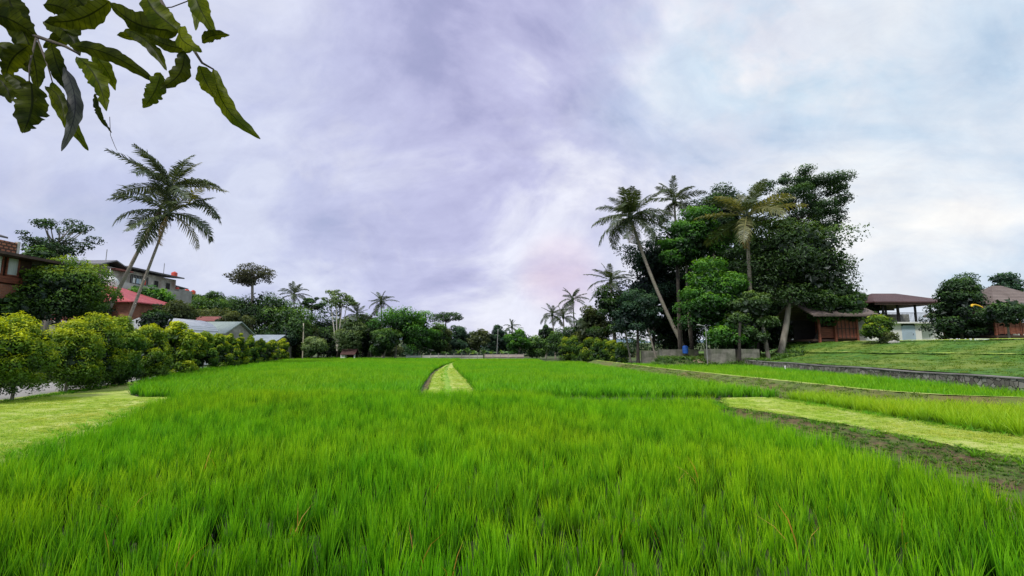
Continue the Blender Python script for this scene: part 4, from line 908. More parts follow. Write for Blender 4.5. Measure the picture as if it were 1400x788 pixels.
# silver barrel roof shed
q = at(172, 452, 46); S0 = bld('barrel_roof_shed', 'low shed with a curved silver roof behind the hedge', (q[0], 46, 1.5), 'shed')
m = MB(); a = np.linspace(0, PI, 12); rx = 2.6; V = []
for y_ in (0, 7): V += [[2.2 + rx * -math.cos(t), y_, q[2] - 1.5 - .3 + 1.7 * math.sin(t)] for t in a]
ii = np.arange(11); m.add(V, [np.stack([ii, ii + 1, ii + 13, ii + 12], -1)]); m.add(V[:12], [np.array([list(range(12))[::-1]])]); m.build('roof', ROOFS, S0, smooth=False)
m = MB(); m.box((-.3, .1, -1), (4.7, 6.9, q[2] - 1.82)); m.build('wall', WHITE, S0)
def shed(label, u0, u1, vr, ve, Yd, mat, dp=6):
    a = at(u0, ve, Yd); b = at(u1, ve, Yd); zr = at(u0, vr, Yd + dp / 2)[2]; o = bld('low_shed', label, (a[0], Yd, float(h(a[0], Yd))), 'shed'); z0 = float(h(a[0], Yd)); L_ = b[0] - a[0]
    m = MB(); roof_gable(m, 0, L_, 0, dp, a[2] - z0, zr - z0, .1, 'x', .35); m.build('roof', mat, o)
    m = MB(); m.box((0, 0, -.5), (L_, dp, a[2] - z0 - .12)); [m.add([(x_, .02, a[2] - z0 - .118), (x_, dp - .02, a[2] - z0 - .118), (x_, dp / 2, zr - z0 - .14)], np.array([[0, 1, 2]])) for x_ in (0, L_)]; m.build('wall', CONC, o)
    m = MB(); [m.box((x_, -.05, .6), (x_ + .8, -.003, a[2] - z0 - .8)) for x_ in np.arange(.6, L_ - 1, 1.8)]; m.build('shutters', METALG, o)
shed('long low shed with grey green roof behind the hedge', 243, 306, 440, 456, 56, ROOFV)
shed('low shed with silver blue roof near the far end of the hedge', 336, 374, 458, 468, 72, wavy('blue_grey_roof', (.30, .36, .42), (.44, .50, .56), 2.4, 'X', .4, .5))
shed('small brown roofed shed beside the long grey green one', 262, 300, 433, 439, 68, ROOFB, 4)

# white building with roofed terrace
zW = 2.78; W0 = bld('white_building', 'white block with a pale blue door under a roofed terrace', (38.5, 52, zW)); zc = HC - zW
X_ = lambda u: (u - 700) / F * 52 - 38.5
z_f = zh2(441, 52)
m = MB(); m.box((X_(1178), .0, -.3), (X_(1243) + 1.2, 7, z_f - .16)); m.box((X_(1243) + 1.203, .7, -.3), (X_(1312), 7, z_f - .165)); m.build('wall', WHITE, W0)
d = MB(); d.box((X_(1231), -.05, 0), (X_(1249), .02, zh2(443.5, 52) - .25)); d = d.build('door', BLUED, W0); p = MB(); p.box((X_(1231) + .12, -.065, .1), (X_(1249) - .12, -.052, 2.0)); p.build('panel', BLUED, d)
p = MB(); p.tube([[X_(1248) - .2, -.10, .95], [X_(1248) - .2, -.10, 1.1]], .02, 6); p.build('handle', METALD, d)
m = MB(); m.box((X_(1231), -.045, zh2(443.5, 52) - .245), (X_(1249), .02, zh2(443.5, 52))); m.build('transom', DARKM, W0)
w = MB(); w.box((X_(1262), .66, zh2(452, 52)), (X_(1266), .72, zh2(447, 52))); w.build('vent', DARKM, W0)
w = MB(); w.box((X_(1200), -.03, zh2(469, 52)), (X_(1203), .01, zh2(460, 52))); w.build('meter_box', METALG, W0)
m = MB(); m.box((X_(1186), -.5, z_f - .156), (X_(1240), 7.2, z_f)); m.slab([(X_(1240) + .002, -.5, z_f), (X_(1268), -.4, z_f), (X_(1284), .5, z_f), (X_(1312), 1.6, z_f), (X_(1312), 7.2, z_f), (X_(1240) + .002, 7.2, z_f)], .158); m.build('terrace_slab', WHITE, W0)
m = MB(); m.box((X_(1180), 6.6, z_f + .003), (X_(1312), 6.85, z_f + 1.35)); m.build('parapet', BLOCK, W0)
m = MB(); ya = -.4
for x_ in np.arange(X_(1208), X_(1286), .14): m.box((x_, ya, z_f + .03), (x_ + .025, ya + .025, z_f + .98))
m.box((X_(1208), ya - .02, z_f + .98), (X_(1286), ya + .04, z_f + 1.03)); m.box((X_(1208), ya - .01, z_f + .08), (X_(1286), ya + .03, z_f + .11)); m.build('railing', METALD, W0)
zE = zh2(414, 52)
for x_ in (X_(1205), X_(1225), X_(1249), X_(1270), X_(1289)):
    m = MB(); m.box((x_, -.3, z_f + .003), (x_ + .16, -.14, zE + .2)); m.box((x_, 5.9, z_f + .003), (x_ + .16, 6.06, zE + .2)); m.build('post', METALD, W0)
m = MB(); e0, e1 = X_(1186), X_(1296); A = [(e0, -1.2, zE), (e1, -1.2, zE), (e1, 7.2, zE), (e0, 7.2, zE)]; r1, r2 = ((e0 + e1) / 2 - 1.4, 3, zE + 1.35), ((e0 + e1) / 2 + 1.4, 3, zE + 1.35)
m.slab([A[0], A[1], r2, r1], .12); m.slab([A[1], A[2], r2], .12); m.slab([A[2], A[3], r1, r2], .12); m.slab([A[3], A[0], r1], .12); m.build('roof', ROOFM, W0)
m = MB(); m.box((e0 + .1, -1.1, zE - .34), (e1 - .1, -1.0, zE - .125)); m.box((e0 + .1, 7.0, zE - .34), (e1 - .1, 7.1, zE - .125)); m.build('fascia', WOODD, W0)
for k_, (ua, ub_, va, vb, lb) in enumerate([(1243, 1262, 428, 439, 'green netting draped over the terrace railing'), (1254, 1268, 425, 429, 'bright green cloth stretched across the terrace'), (1273, 1290, 426, 432, 'green netting behind the dark evergreen')]):
    r = np.random.RandomState(k_); xa, xb = at(ua, 0, 51.5)[0], at(ub_, 0, 51.5)[0]; za, zb = at(ua, va, 51.5)[2], at(ua, vb, 51.5)[2]; gx = np.linspace(xa, xb, 12); gz = np.linspace(za, zb, 5)
    XX, ZZ = np.meshgrid(gx, gz); YY = 51.5 - .02 + .12 * np.sin(XX * 5 + ZZ * 2); ZZ = ZZ + .08 * np.sin(XX * 3); ii = (np.arange(4)[:, None] * 12 + np.arange(11)[None, :])
    yy = 0.0; o = mk('green_netting', np.stack([XX, YY + yy, ZZ], -1).reshape(-1, 3), np.stack([ii, ii + 1, ii + 13, ii + 12], -1).reshape(-1, 4), NET, smooth=True); tag(o, lb, 'netting')
# long low white annex seen under the evergreen
A0 = bld('white_annex', 'low pale grey shed wall between evergreen and shingle hut', (at(1330, 0, 50)[0], 50, 2.8), 'shed'); m = MB(); m.box((0, 0, -.2), (5.2, 3, 2.1)); m.build('wall', CONCL, A0); m = MB(); m.slab([(-.3, -.4, 2.15), (5.5, -.4, 2.15), (5.5, 3.3, 2.7), (-.3, 3.3, 2.7)], .1); m.build('roof', ROOFG, A0)
m = MB(); [m.box((x_, -.03, 0), (x_ + .05, -.002, 2.0)) for x_ in np.arange(.4, 5, .6)]; m.build('battens', WHITE, A0)
# wooden house under the trees
zc = HC - 2.3; B0 = bld('wooden_house', 'red brown plank house on stilts under the grove edge', (33.0, 49, 2.3), 'house'); X3 = lambda u: (u - 700) / F * 49 - 33.0
zb_, zt_ = zh2(464, 49), zh2(436, 49)
m = MB(); m.box((X3(1143), 0, zb_), (X3(1171), 5, zt_)); m.build('panel_wall', WOODR, B0)
m = MB(); [m.box((x_, -.05, zb_ + .01), (x_ + .06, -.003, zt_ - .01)) for x_ in np.linspace(X3(1143.5), X3(1170), 6)]; [m.box((X3(1143), -.065, z_), (X3(1171), -.052, z_ + .06)) for z_ in (zb_ + .1, (zb_ + zt_) / 2, zt_ - .2)]; m.build('battens', WOODD, B0)
m = MB(); m.box((X3(1171) + .003, .1, zb_ - .5), (X3(1182), 5, zt_)); m.build('stone_wall_end', CONC, B0)
m = MB(); m.box((X3(1112), .3, zb_ - .22), (X3(1171), 5.2, zb_ - .003)); m.build('floor', WOODD, B0)
m = MB(); [m.box((X3(1121), .35, z_), (X3(1142.5), .40, z_ + .16)) for z_ in np.arange(zb_ + .15, zb_ + 1.15, .2)]; m.box((X3(1121), .3, zb_ + 1.15), (X3(1142.5), .44, zb_ + 1.22)); m.build('veranda_rail', WOODR, B0)
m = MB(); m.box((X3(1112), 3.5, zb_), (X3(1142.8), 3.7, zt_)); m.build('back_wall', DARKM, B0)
for u_ in (1120, 1142, 1170):
    m = MB(); m.box((X3(u_) - .09, .05, -1.4), (X3(u_) + .09, .25, zt_ + .3)) if u_ != 1170 else m.box((X3(u_) - .09, -.15, -1.4), (X3(u_) + .09, -.07, zt_)); m.build('post', WOODR, B0)
m = MB(); roof_gable(m, X3(1114), X3(1180), -.3, 5.5, zt_ + .32, zt_ + 2.0, .15, 'x', .9); m.build('roof', ROOFT, B0)
# hut at the right edge
zc = HC - 2.75; K0 = bld('shingle_hut', 'open wooden hut with brown shingle roof at right edge', (41.6, 40, 2.75), 'hut'); X4 = lambda u: (u - 700) / F * 40 - 41.6
ze, zr = zh2(426, 40), zh2(396, 43)
m = MB(); x0_, x1_ = X4(1346), X4(1346) + 8.2; A = [(x0_, -.8, ze), (x1_, -.8, ze), (x1_, 6, ze), (x0_, 6, ze)]; r1 = ((x0_ + x1_) / 2 - .4, 2.6, zr + .3); r2 = ((x0_ + x1_) / 2 + .4, 2.6, zr + .3)
m.slab([A[0], A[1], r2, r1], .15); m.slab([A[1], A[2], r2], .15); m.slab([A[2], A[3], r1, r2], .15); m.slab([A[3], A[0], r1], .15); m.build('roof', ROOFT, K0)
m = MB(); m.box((x0_ + .8, 0, .45), (x1_ - .8, 5, .62)); m.build('floor', WOODD, K0)
for x_ in (x0_ + .85, x0_ + 3.0, x0_ + 5.2, x1_ - 1.0):
    m = MB(); m.box((x_, 0.02, -.3), (x_ + .15, .17, ze - .15)); m.box((x_, 4.8, -.3), (x_ + .15, 4.95, ze - .15)); m.build('post', WOODR, K0)
m = MB(); m.box((x0_ + 1.0, .06, .75), (x1_ - 1.0, .12, 1.6)); m.box((x0_ + .9, .03, 1.6), (x1_ - .9, .15, 1.68)); [m.box((x_, .02, .7), (x_ + .07, .055, 1.6)) for x_ in np.arange(x0_ + 1.1, x1_ - 1, .5)]; m.build('rail_panel', WOODR, K0)
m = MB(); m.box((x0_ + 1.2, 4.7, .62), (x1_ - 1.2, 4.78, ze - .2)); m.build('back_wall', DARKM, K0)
m = MB(); a = np.linspace(-.3, 3.3, 12); c0 = at(1336, 419, 39); m.tube([[-.45 * math.cos(t), .1 * math.sin(t), .13 * math.sin(t * 1.3)] for t in a], np.interp(a, [-.3, .6, 3.3], [.05, .10, .03]), 8); o = m.build('yellow_streamer', YELP, smooth=True); o.location = c0; tag(o, 'curled yellow fabric streamer by the hut roof corner', 'streamer')

# ---- stone wall and grove kerbs
def wall_strip(name, label, pts, z0f, z1, th, mat, capm=None, cat='wall'):
    P = np.array(pts, float); T = np.gradient(P, axis=0); T /= np.linalg.norm(T, axis=1)[:, None]; Nn = np.stack([T[:, 1], -T[:, 0]], -1)
    o = empty(name, (P[0][0], P[0][1], 0), label, cat); og = np.array([P[0][0], P[0][1], 0]); n = len(P); ii = np.arange(n - 1)
    z1 = np.broadcast_to(z1, (n,)); z0 = np.broadcast_to(z0f, (n,))
    def ring(wd, za, zb):
        A = P - Nn * wd[0]; B = P + Nn * wd[1]
        V = np.vstack([np.c_[A, za], np.c_[A, zb], np.c_[B, zb], np.c_[B, za]]) - og
        Fq = np.vstack([np.stack([ii + k * n, ii + 1 + k * n, ii + 1 + ((k + 1) % 4) * n, ii + ((k + 1) % 4) * n], -1) for k in range(4)] + [np.array([[0, n, 2 * n, 3 * n]]), np.array([[n - 1, 4 * n - 1, 3 * n - 1, 2 * n - 1]])])
        return V, Fq
    V, Fq = ring((0, th), z0, z1); V[:, :2] += np.random.RandomState(3).normal(0, .015, (len(V), 2)); mk('stonework' if mat is STONE else 'wall_face', V, Fq, mat, o)
    if capm: V, Fq = ring((.03, th + .05), z1 + .004, z1 + .05); mk('coping', V, Fq, capm, o)
    return o
yy = np.concatenate([np.arange(4, 52, .5)]); wall_strip('stone_wall', 'long low fieldstone retaining wall below the grass terraces', np.c_[wallx(yy), yy], .2, 1.07 + .02 * np.sin(yy * .7), .3, STONE, CONC)
def planter(label, u0, u1, v0, Yd, d=1.6):
    a, b = at(u0, v0, Yd), at(u1, v0, Yd); z0 = float(h(a[0], Yd)); o = bld('concrete_planter', label, (a[0], Yd, z0), 'planter'); L_ = b[0] - a[0]; H = a[2] - z0
    m = MB(); m.slab([(0, 0, H), (L_, 0, H), (L_, .15, H), (0, .15, H)], H + .3); m.box((0, .153, -.3), (.15, d, H)); m.box((L_ - .15, .153, -.3), (L_, d, H)); m.box((.153, d - .15, -.3), (L_ - .153, d, H)); m.build('planter_wall', MOSSC, o)
    m = MB(); m.box((.155, .155, 0), (L_ - .155, d - .155, H - .1)); m.build('soil', SOIL, o)
planter('concrete planter left of the short dark trunk', 971, 1005, 477.5, 47)
planter('concrete planter right of the short dark trunk', 1013, 1038, 477.5, 47)
planter('long concrete kerb planter behind the leaning palm foot', 905, 955, 478, 54)
planter('short concrete planter at the left foot of the grove', 881, 899, 480, 57)
q = at(937, 480, 53.2); T0 = bld('water_barrel', 'small blue water barrel beside the thin pale trunk', (q[0], 53.2, q[2] - .3), 'barrel'); m = MB(); m.tube([[0, 0, 0], [0, 0, .05], [0, 0, .4], [0, 0, .8], [0, 0, .85]], [.26, .3, .33, .3, .26], 14); m.build('body', BLUEP, T0); m = MB(); m.tube([[0, 0, .851], [0, 0, .9]], [.2, .2], 12); m.build('lid', BLUEP, T0)
q = at(967, 491, 46); z0 = float(h(q[0], 46)); P0 = bld('lamp_post', 'thin garden lamp post before the concrete planter', (q[0], 46, z0), 'lamp'); Hh = at(967, 448, 46)[2] - z0; m = MB(); m.tube([[0, 0, -.1], [0, 0, Hh], [-.05, 0, Hh + .1], [-.5, 0, Hh + .25]], [.04, .035, .03, .03], 8); m.build('pole', METALG, P0); m = MB(); m.tube([[-.45, 0, Hh + .2], [-.6, 0, Hh + .24], [-.85, 0, Hh + .26]], [.04, .09, .05], 8); m.build('lamp_head', METALG, P0)
q = gp(1006, 500, .9); m = MB(); m.tube([[0, 0, -.3], [0, 0, .35], [0, 0, .40]], [.05, .05, .02], 8); o = m.build('marker_post', WHITE); o.location = (wallx(38) - .35, 38, .5); tag(o, 'short white marker post at the foot of the stone wall', 'post')
# far wall and fence
zf = .28
def gpx(u, Yd): return (u - 700) / F * Yd
pt = [(gpx(u, 80), 80.) for u in np.linspace(579, 661, 12)]; wall_strip('boundary_wall', 'low grey boundary wall closing the far fields', pt, -.1, at(620, 486.0, 80)[2], .2, CONCL)
pt = [(gpx(u, 79), 79.) for u in np.linspace(663, 716, 8)]; wall_strip('boundary_wall', 'pinkish low boundary wall right of the grey one', pt, -.1, at(690, 484.2, 79)[2], .2, rough('pink_plaster', (.42, .35, .32), (.56, .48, .44), .8))
pt = [(gpx(u, 82), 82.) for u in np.linspace(557, 577, 5)]; wall_strip('boundary_wall', 'short white wall piece left of the grey boundary wall', pt, -.1, at(565, 486.2, 82)[2], .2, WHITE)
F0 = empty('post_fence', (gpx(590, 78.3), 78.3, zf), 'thin post and rail fence before the far walls', 'fence')
L_ = gpx(716, 78.3) - gpx(590, 78.3)
for x_ in np.linspace(0, L_, 13):
    m = MB(); m.box((x_ - .05, -.05, -.3), (x_ + .05, .05, 1.15)); m.build('fence_post', CONC, F0)
m = MB(); m.box((0, .052, .95), (L_, .09, 1.03)); m.box((0, .052, .45), (L_, .09, .52)); m.build('rails', METALD, F0)
# little hut
q = gp(470, 490, .28); Yd = 79; U0 = bld('field_hut', 'little white hut with brown roof at the field edge', (gpx(468, Yd), Yd, .28), 'hut'); w_ = 20 * Yd / F; hz_ = (489 - 481) * Yd / F
m = MB(); m.box((0, 0, -.1), (w_ * .3, 2, hz_ * 1.0)); m.box((w_ * .9, 0, -.1), (w_ * .97, .3, hz_)); m.build('wall', WHITE, U0)
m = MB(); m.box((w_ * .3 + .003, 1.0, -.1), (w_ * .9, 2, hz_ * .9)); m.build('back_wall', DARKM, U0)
m = MB(); roof_gable(m, w_ * .1, w_ * .9, 0, 2, hz_ * 1.0, hz_ * 1.9, .1, 'x', .25); m.build('roof', ROOFM, U0)
q = at(580, 479, 84); V0 = bld('canopy_shelter', 'tiny pale canopy on posts left of the banana plants', (q[0], 84, .28), 'shelter'); hh = q[2] - .28
m = MB(); [m.box((x_ - .05, y_ - .05, -.2), (x_ + .05, y_ + .05, hh)) for x_ in (-1, 1) for y_ in (0, 1.6)]; m.build('posts', CONC, V0); m = MB(); roof_gable(m, -1, 1, 0, 1.6, hh, hh + .5, .08, 'y', .5); m.build('roof', CONCL, V0)
q = gp(1216, 475, 0); m = MB(); r = np.random.RandomState(4); V = r.normal(size=(60, 3)); V /= np.linalg.norm(V, axis=1)[:, None]
import bmesh
def rock(name, label, loc, s, seed):
    bm = bmesh.new(); bmesh.ops.create_icosphere(bm, subdivisions=2, radius=1); r = random.Random(seed)
    for v in bm.verts: v.co *= r.uniform(.8, 1.15); v.co.x *= s[0]; v.co.y *= s[1]; v.co.z *= s[2]
    me = bpy.data.meshes.new(name); bm.to_mesh(me); bm.free(); me.materials.append(CONCL); o = bpy.data.objects.new(name, me); COL.objects.link(o); o.location = loc; tag(o, label, 'rock')
Yr = 39.5; xr = gpx(1219, Yr); rock('white_rock', 'pale rock at the foot of the yellow green tree', (xr, Yr, float(h(xr, Yr)) + .05), (.45, .3, .22), 3)

# ------------------------------------------------------------------ overhanging branch, top left
LF = foliage('near_leaf_under', (.015, .030, .006), (.055, .085, .010), (.13, .17, .02), .45, None, .5, .15, .35)
def leafmat(name, a, b):
    m, nt, N, L = new_mat(name)
    at_ = N.new('ShaderNodeAttribute'); at_.attribute_name = 'luv'; sp = N.new('ShaderNodeSeparateXYZ'); L.new(at_.outputs['Vector'], sp.inputs[0])
    av = mathn(N, L, 'ABSOLUTE', sp.outputs[1])
    s = mathn(N, L, 'SINE', mathn(N, L, 'MULTIPLY', mathn(N, L, 'SUBTRACT', sp.outputs[0], mathn(N, L, 'MULTIPLY', av, .09)), 75))
    vein = mathn(N, L, 'MULTIPLY', mathn(N, L, 'GREATER_THAN', s, .86), .45)
    mid = mathn(N, L, 'LESS_THAN', av, .07)
    nz = noise(N, L, 30, 5, .7, at_.outputs['Vector']); nz2 = noise(N, L, 9, 4, .6, dim='World')
    r = ramp(N, [(.38, a), (.62, b)]); L.new(nz2.outputs[0], r.inputs[0])
    c = mixc(N, L, mathn(N, L, 'MULTIPLY', mathn(N, L, 'GREATER_THAN', nz.outputs[0], .63), .75), r.outputs[0], (.07, .045, .015))
    c = mixc(N, L, mathn(N, L, 'MAXIMUM', vein, mathn(N, L, 'MULTIPLY', mid, .8)), c, (a[0] * .35, a[1] * .35, a[2] * .5))
    d = N.new('ShaderNodeBsdfDiffuse'); L.new(c, d.inputs[0]); t = N.new('ShaderNodeBsdfTranslucent'); L.new(mixc(N, L, 1, c, (1.5, 1.4, .5), 'MULTIPLY'), t.inputs[0])
    ms = N.new('ShaderNodeMixShader'); ms.inputs[0].default_value = .5; L.new(d.outputs[0], ms.inputs[1]); L.new(t.outputs[0], ms.inputs[2])
    g = N.new('ShaderNodeBsdfGlossy'); g.inputs['Roughness'].default_value = .4
    m2 = N.new('ShaderNodeMixShader'); m2.inputs[0].default_value = .006; L.new(ms.outputs[0], m2.inputs[1]); L.new(g.outputs[0], m2.inputs[2])
    o = N.new('ShaderNodeOutputMaterial'); L.new(m2.outputs[0], o.inputs[0]); return m
LM = [leafmat('near_leaf_a', (.05, .08, .004), (.155, .185, .006)), leafmat('near_leaf_b', (.018, .030, .004), (.075, .095, .006)), leafmat('near_leaf_pale', (.16, .20, .07), (.28, .32, .14)), leafmat('near_leaf_grey', (.06, .065, .08), (.11, .12, .13))]
trunkpos = np.array([-4.6, -1.2, 0.0])
OT = empty('overhanging_tree', trunkpos, 'tree branch with long drooping leaves hanging in at top left', 'tree branch')
def near_leaf(p0, p1, w, Yd, seed, mi, curve=.12, tear=.0):
    r = np.random.RandomState(seed); a = at(p0[0], p0[1], Yd); b = at(p1[0], p1[1], Yd + r.normal(0, .04)); ax = b - a; L_ = np.linalg.norm(ax); ax /= L_
    view = (a + b) / 2 - np.array([0, 0, HC]); view /= np.linalg.norm(view); side = np.cross(ax, view); side /= np.linalg.norm(side); nrm = np.cross(side, ax)
    tilt = r.normal(0, .22); side = side * math.cos(tilt) + nrm * math.sin(tilt); nrm = np.cross(side, ax)
    W = w / 2 * Yd / F; n = 30; S = np.linspace(0, 1, n); J = np.array([-1, -.55, -.06, .06, .55, 1]); V = []; U = []
    prof = np.sin(PI * np.clip(S, 0, 1) ** .85) ** .62 * (1 - .25 * S); prof[0] = .05; prof[-1] = .03
    e1 = 1 + .08 * np.sin(S * 17 + seed) + .07 * np.sin(S * 41 + seed * 2) - tear * (r.rand(n) > .7) * r.rand(n); e2 = 1 + .08 * np.sin(S * 15 + seed * 3) + .07 * np.sin(S * 37 + seed) - tear * (r.rand(n) > .7) * r.rand(n)
    for i, s in enumerate(S):
        c = a + ax * s * L_ + side * curve * L_ * math.sin(PI * s) + nrm * (-.06 * L_ * math.sin(PI * s))
        for j in J:
            e = e1[i] if j < 0 else e2[i]
            V.append(c + side * j * W * prof[i] * (e if abs(j) == 1 else 1) + nrm * (abs(j) * W * prof[i] * .35 + .12 * W * math.sin(s * 23 + j * 2) * abs(j))); U.append([s, j, seed])
    k = len(J); ii = (np.arange(n - 1)[:, None] * k + np.arange(k - 1)[None, :])
    o = mk('leaf', np.array(V) - trunkpos, np.stack([ii, ii + 1, ii + k + 1, ii + k], -1).reshape(-1, 4), LM[mi], OT, smooth=True, uv=U); return o
NL = [((292, 95), (356, 190), 25, 1.6, 0, -.10, 0), ((273, 90), (295, 134), 26, 1.54, 0, -.03, 0), ((252, 70), (219, 122), 26, 1.58, 1, .14, .2), ((220, 100), (196, 148), 27, 1.62, 0, .05, .3),
 ((262, 69), (198, 46), 19, 1.65, 1, .06, 0), ((244, 42), (198, -22), 36, 1.6, 0, .1, 0), ((247, 36), (276, 70), 26, 1.55, 0, -.1, 0), ((276, 58), (314, 48), 18, 1.6, 1, .12, .2),
 ((262, -25), (294, 47), 30, 1.6, 0, -.05, 0), ((256, -22), (268, 42), 16, 1.62, 2, .05, 0), ((242, 42), (150, 4), 40, 1.7, 1, .1, 0), ((228, 26), (160, 48), 32, 1.75, 1, .1, .1),
 ((42, 112), (32, 182), 42, 1.8, 1, .05, .5), ((72, 112), (121, 206), 22, 1.8, 0, -.06, 0), ((88, 92), (84, 207), 20, 1.82, 3, .08, 0), ((62, 118), (88, 166), 16, 1.8, 1, .1, .1),
 ((106, 78), (146, 152), 28, 1.8, 0, .08, .4), ((130, 128), (153, 182), 9, 1.8, 1, -.1, .5), ((96, 62), (218, 116), 24, 1.75, 1, .08, .1), ((122, 68), (158, 124), 20, 1.8, 0, .08, 0), ((70, 60), (98, 132), 24, 1.8, 1, -.05, .1),
 ((150, 2), (60, 30), 34, 1.8, 1, .1, .1), ((60, 6), (118, 32), 32, 1.9, 1, .1, 0), ((-10, 20), (54, 52), 38, 1.85, 1, .08, .1), ((-14, 60), (44, 100), 36, 1.85, 1, .1, .2), ((10, -14), (46, 44), 36, 1.9, 1, -.1, .1),
 ((-16, 100), (16, 140), 32, 1.85, 1, .1, .2), ((30, 40), (52, 122), 30, 1.85, 1, .05, .1), ((-12, -8), (30, 70), 40, 1.95, 1, .1, 0), ((80, -16), (128, 26), 32, 1.9, 1, .1, 0), ((196, -14), (240, 38), 24, 1.7, 1, -.1, 0),
 ((40, 62), (8, 112), 28, 1.8, 1, -.1, .2), ((172, 40), (228, 96), 20, 1.72, 1, .05, .1), ((60, 30), (110, 76), 26, 1.85, 1, .1, .1), ((104, 8), (60, 66), 30, 1.9, 1, .1, .1), ((10, 100), (48, 140), 26, 1.8, 1, .05, .3)]
for i, (a, b, w, Yd, mi, cv, te) in enumerate(NL): near_leaf(a, b, w, Yd, 700 + i, mi, cv, te)
TW = MB(); tw = lambda pts, Yd, r0, r1: TW.tube(np.array([at(u, v, Yd_) for (u, v), Yd_ in zip(pts, Yd)]) - trunkpos, np.linspace(r0, r1, len(pts)), 7)
tw([(190, -60), (214, -8), (240, 38), (262, 64), (276, 86), (292, 95)], [1.75, 1.68, 1.62, 1.6, 1.6, 1.6], .010, .003)
tw([(-80, -60), (-10, 20), (50, 50), (90, 64), (108, 74)], [1.95, 1.9, 1.85, 1.8, 1.8], .012, .004)
tw([(262, 64), (253, 66), (249, 72)], [1.6, 1.6, 1.58], .002, .002); tw([(240, 38), (228, 30), (200, 0)], [1.62, 1.64, 1.7], .003, .002); tw([(214, 12), (235, 10), (256, 2)], [1.66, 1.64, 1.62], .002, .002)
tw([(150, 160), (151, 185), (157, 200), (160, 206)], [1.8] * 4, .0012, .0008); tw([(50, 50), (40, 90), (40, 114)], [1.85, 1.82, 1.8], .004, .002); tw([(50, 50), (66, 92), (72, 114)], [1.85, 1.82, 1.8], .004, .002); tw([(130, 108), (134, 120), (132, 130)], [1.8] * 3, .002, .002)
a1 = at(190, -60, 1.75) - trunkpos; a2 = at(-80, -60, 1.95) - trunkpos
TW.build('twigs', rough('twig_bark', (.05, .04, .035), (.12, .10, .08), 20), OT, smooth=True)
m = MB(); m.tube(bez([0, 0, -.2], [.2, .1, 2.2], [.7, .6, 3.6], 8), np.linspace(.17, .10, 8), 10); m.tube(bez([.7, .6, 3.6], [1.5, 1.6, 4.3], a2, 8), np.linspace(.09, .014, 8), 8); m.tube(bez([.7, .6, 3.6], [2.2, 1.8, 4.7], a1, 9), np.linspace(.07, .011, 9), 8)
m.tube(bez([.7, .6, 3.6], [.4, -.6, 4.6], [.2, -1.4, 5.6], 6), np.linspace(.08, .03, 6), 8); m.build('trunk', BARK, OT, smooth=True)

# ------------------------------------------------------------------ world, sun, camera
w = bpy.data.worlds.new('World'); SC.world = w; w.use_nodes = True
nt = w.node_tree; N, L = nt.nodes, nt.links; N.clear()
SUN_EL, SUN_AZ = math.radians(52), math.radians(215)   # azimuth measured from +Y clockwise
sky = N.new('ShaderNodeTexSky'); sky.sky_type = 'NISHITA'; sky.sun_disc = False; sky.sun_elevation = SUN_EL; sky.sun_rotation = SUN_AZ
b1 = N.new('ShaderNodeBackground'); L.new(sky.outputs[0], b1.inputs[0]); b1.inputs[1].default_value = .13
tc = N.new('ShaderNodeTexCoord'); sp = N.new('ShaderNodeSeparateXYZ'); L.new(tc.outputs['Generated'], sp.inputs[0])
zz = mathn(N, L, 'ADD', mathn(N, L, 'MAXIMUM', sp.outputs[2], 0), .75)
cb = N.new('ShaderNodeCombineXYZ'); L.new(mathn(N, L, 'DIVIDE', sp.outputs[0], zz), cb.inputs[0]); L.new(mathn(N, L, 'DIVIDE', sp.outputs[1], zz), cb.inputs[1])
mp = N.new('ShaderNodeMapping'); mp.inputs['Rotation'].default_value = (0, 0, .5); mp.inputs['Scale'].default_value = (1.6, 2.0, 1); L.new(cb.outputs[0], mp.inputs[0])
n1 = noise(N, L, 1.5, 8, .55, mp.outputs[0]); n1.inputs['Distortion'].default_value = .5
mp2 = N.new('ShaderNodeMapping'); mp2.inputs['Location'].default_value = (4, 7, 0); mp2.inputs['Rotation'].default_value = (0, 0, 1.0); mp2.inputs['Scale'].default_value = (2.0, 2.6, 1); L.new(cb.outputs[0], mp2.inputs[0])
n2 = noise(N, L, 1.3, 6, .6, mp2.outputs[0]); n2.inputs['Distortion'].default_value = .8
r1 = ramp(N, [(.37, (.43, .43, .68)), (.48, (.57, .575, .82)), (.60, (.84, .85, .98))]); L.new(n1.outputs[0], r1.inputs[0])
# the right of the sky is brighter and whiter
rgt = N.new('ShaderNodeMapRange'); rgt.interpolation_type = 'SMOOTHSTEP'; rgt.inputs[1].default_value = .02; rgt.inputs[2].default_value = .62; L.new(sp.outputs[0], rgt.inputs[0])
r2 = ramp(N, [(.36, (.50, .66, .84)), (.48, (.76, .83, .92)), (.60, (1.0, .99, .97))]); L.new(n1.outputs[0], r2.inputs[0])
c = mixc(N, L, rgt.outputs[0], r1.outputs[0], r2.outputs[0])
# left is a little bluer
lft = N.new('ShaderNodeMapRange'); lft.interpolation_type = 'SMOOTHSTEP'; lft.inputs[1].default_value = -.05; lft.inputs[2].default_value = -.6; L.new(sp.outputs[0], lft.inputs[0])
c = mixc(N, L, mathn(N, L, 'MULTIPLY', lft.outputs[0], .6), c, mixc(N, L, n2.outputs[0], (.48, .55, .78), (.68, .74, .92)))
# streaks
st = ramp(N, [(.50, (0, 0, 0)), (.66, (.42, .42, .42))]); L.new(n2.outputs[0], st.inputs[0])
c = mixc(N, L, st.outputs[0], c, (.78, .79, .88))
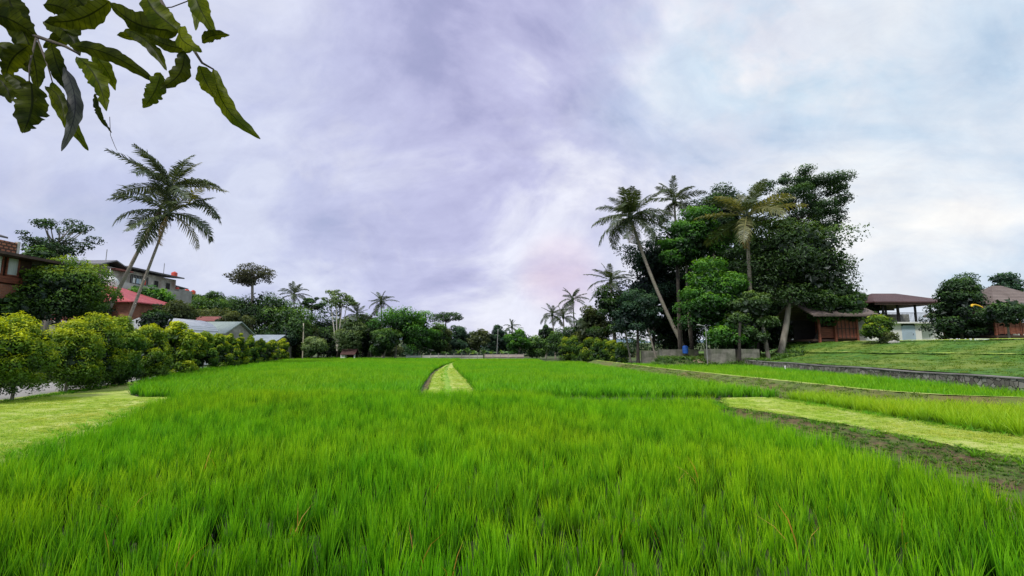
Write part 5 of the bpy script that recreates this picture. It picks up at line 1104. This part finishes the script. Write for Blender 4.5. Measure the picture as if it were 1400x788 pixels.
# pinkish glow low in the middle right
gd = ray(765, 375); gd = gd / np.linalg.norm(gd)
vm = N.new('ShaderNodeVectorMath'); vm.operation = 'DOT_PRODUCT'; L.new(tc.outputs['Generated'], vm.inputs[0]); vm.inputs[1].default_value = tuple(gd)
pr = N.new('ShaderNodeMapRange'); pr.interpolation_type = 'SMOOTHSTEP'; pr.inputs[1].default_value = .994; pr.inputs[2].default_value = 1.0; L.new(vm.outputs['Value'], pr.inputs[0])
c = mixc(N, L, mathn(N, L, 'MULTIPLY', mathn(N, L, 'MULTIPLY', pr.outputs[0], n2.outputs[0]), 1.0), c, (.84, .66, .76))
bl = N.new('ShaderNodeMapRange'); bl.interpolation_type = 'SMOOTHSTEP'; bl.inputs[1].default_value = .30; bl.inputs[2].default_value = .52; L.new(sp.outputs[2], bl.inputs[0])
n4 = noise(N, L, 2.2, 5, .6, mp2.outputs[0]); bm_ = ramp(N, [(.44, (0, 0, 0)), (.60, (.9, .9, .9))]); L.new(n4.outputs[0], bm_.inputs[0])
c = mixc(N, L, mathn(N, L, 'MULTIPLY', mathn(N, L, 'MULTIPLY', bl.outputs[0], rgt.outputs[0]), bm_.outputs[0]), c, (.44, .68, .88))
n5 = noise(N, L, 7, 7, .65, mp.outputs[0]); n5.inputs['Distortion'].default_value = .6
fd = ramp(N, [(.35, (.95, .95, .965)), (.65, (1.06, 1.06, 1.05))]); L.new(n5.outputs[0], fd.inputs[0]); c = mixc(N, L, 1.0, c, fd.outputs[0], 'MULTIPLY')
b2 = N.new('ShaderNodeBackground'); L.new(c, b2.inputs[0]); b2.inputs[1].default_value = 1.0
cv = ramp(N, [(.22, (.55, .55, .55)), (.42, (.95, .95, .95))]); L.new(n1.outputs[0], cv.inputs[0])
ms = N.new('ShaderNodeMixShader'); L.new(cv.outputs[0], ms.inputs[0]); L.new(b1.outputs[0], ms.inputs[1]); L.new(b2.outputs[0], ms.inputs[2])
ow = N.new('ShaderNodeOutputWorld'); L.new(ms.outputs[0], ow.inputs[0])
sl = bpy.data.lights.new('sun', 'SUN'); sl.energy = 3.0; sl.angle = math.radians(10); sl.color = (1, .96, .88)
so = bpy.data.objects.new('sun', sl); COL.objects.link(so)
dv = Vector((math.sin(SUN_AZ) * math.cos(SUN_EL), math.cos(SUN_AZ) * math.cos(SUN_EL), math.sin(SUN_EL)))
so.rotation_euler = (-dv).to_track_quat('-Z', 'Y').to_euler()
cam = bpy.data.cameras.new('camera'); cam.sensor_width = 36; cam.lens = F / 1400 * 36; cam.clip_start = .05; cam.clip_end = 20000
co = bpy.data.objects.new('camera', cam); COL.objects.link(co); co.location = (0, 0, HC); co.rotation_euler = (PI / 2 + PITCH, 0, 0)
SC.camera = co
SC.view_settings.view_transform = 'Standard'; SC.view_settings.look = 'None'; SC.view_settings.exposure = 0
SC.render.engine = 'CYCLES'
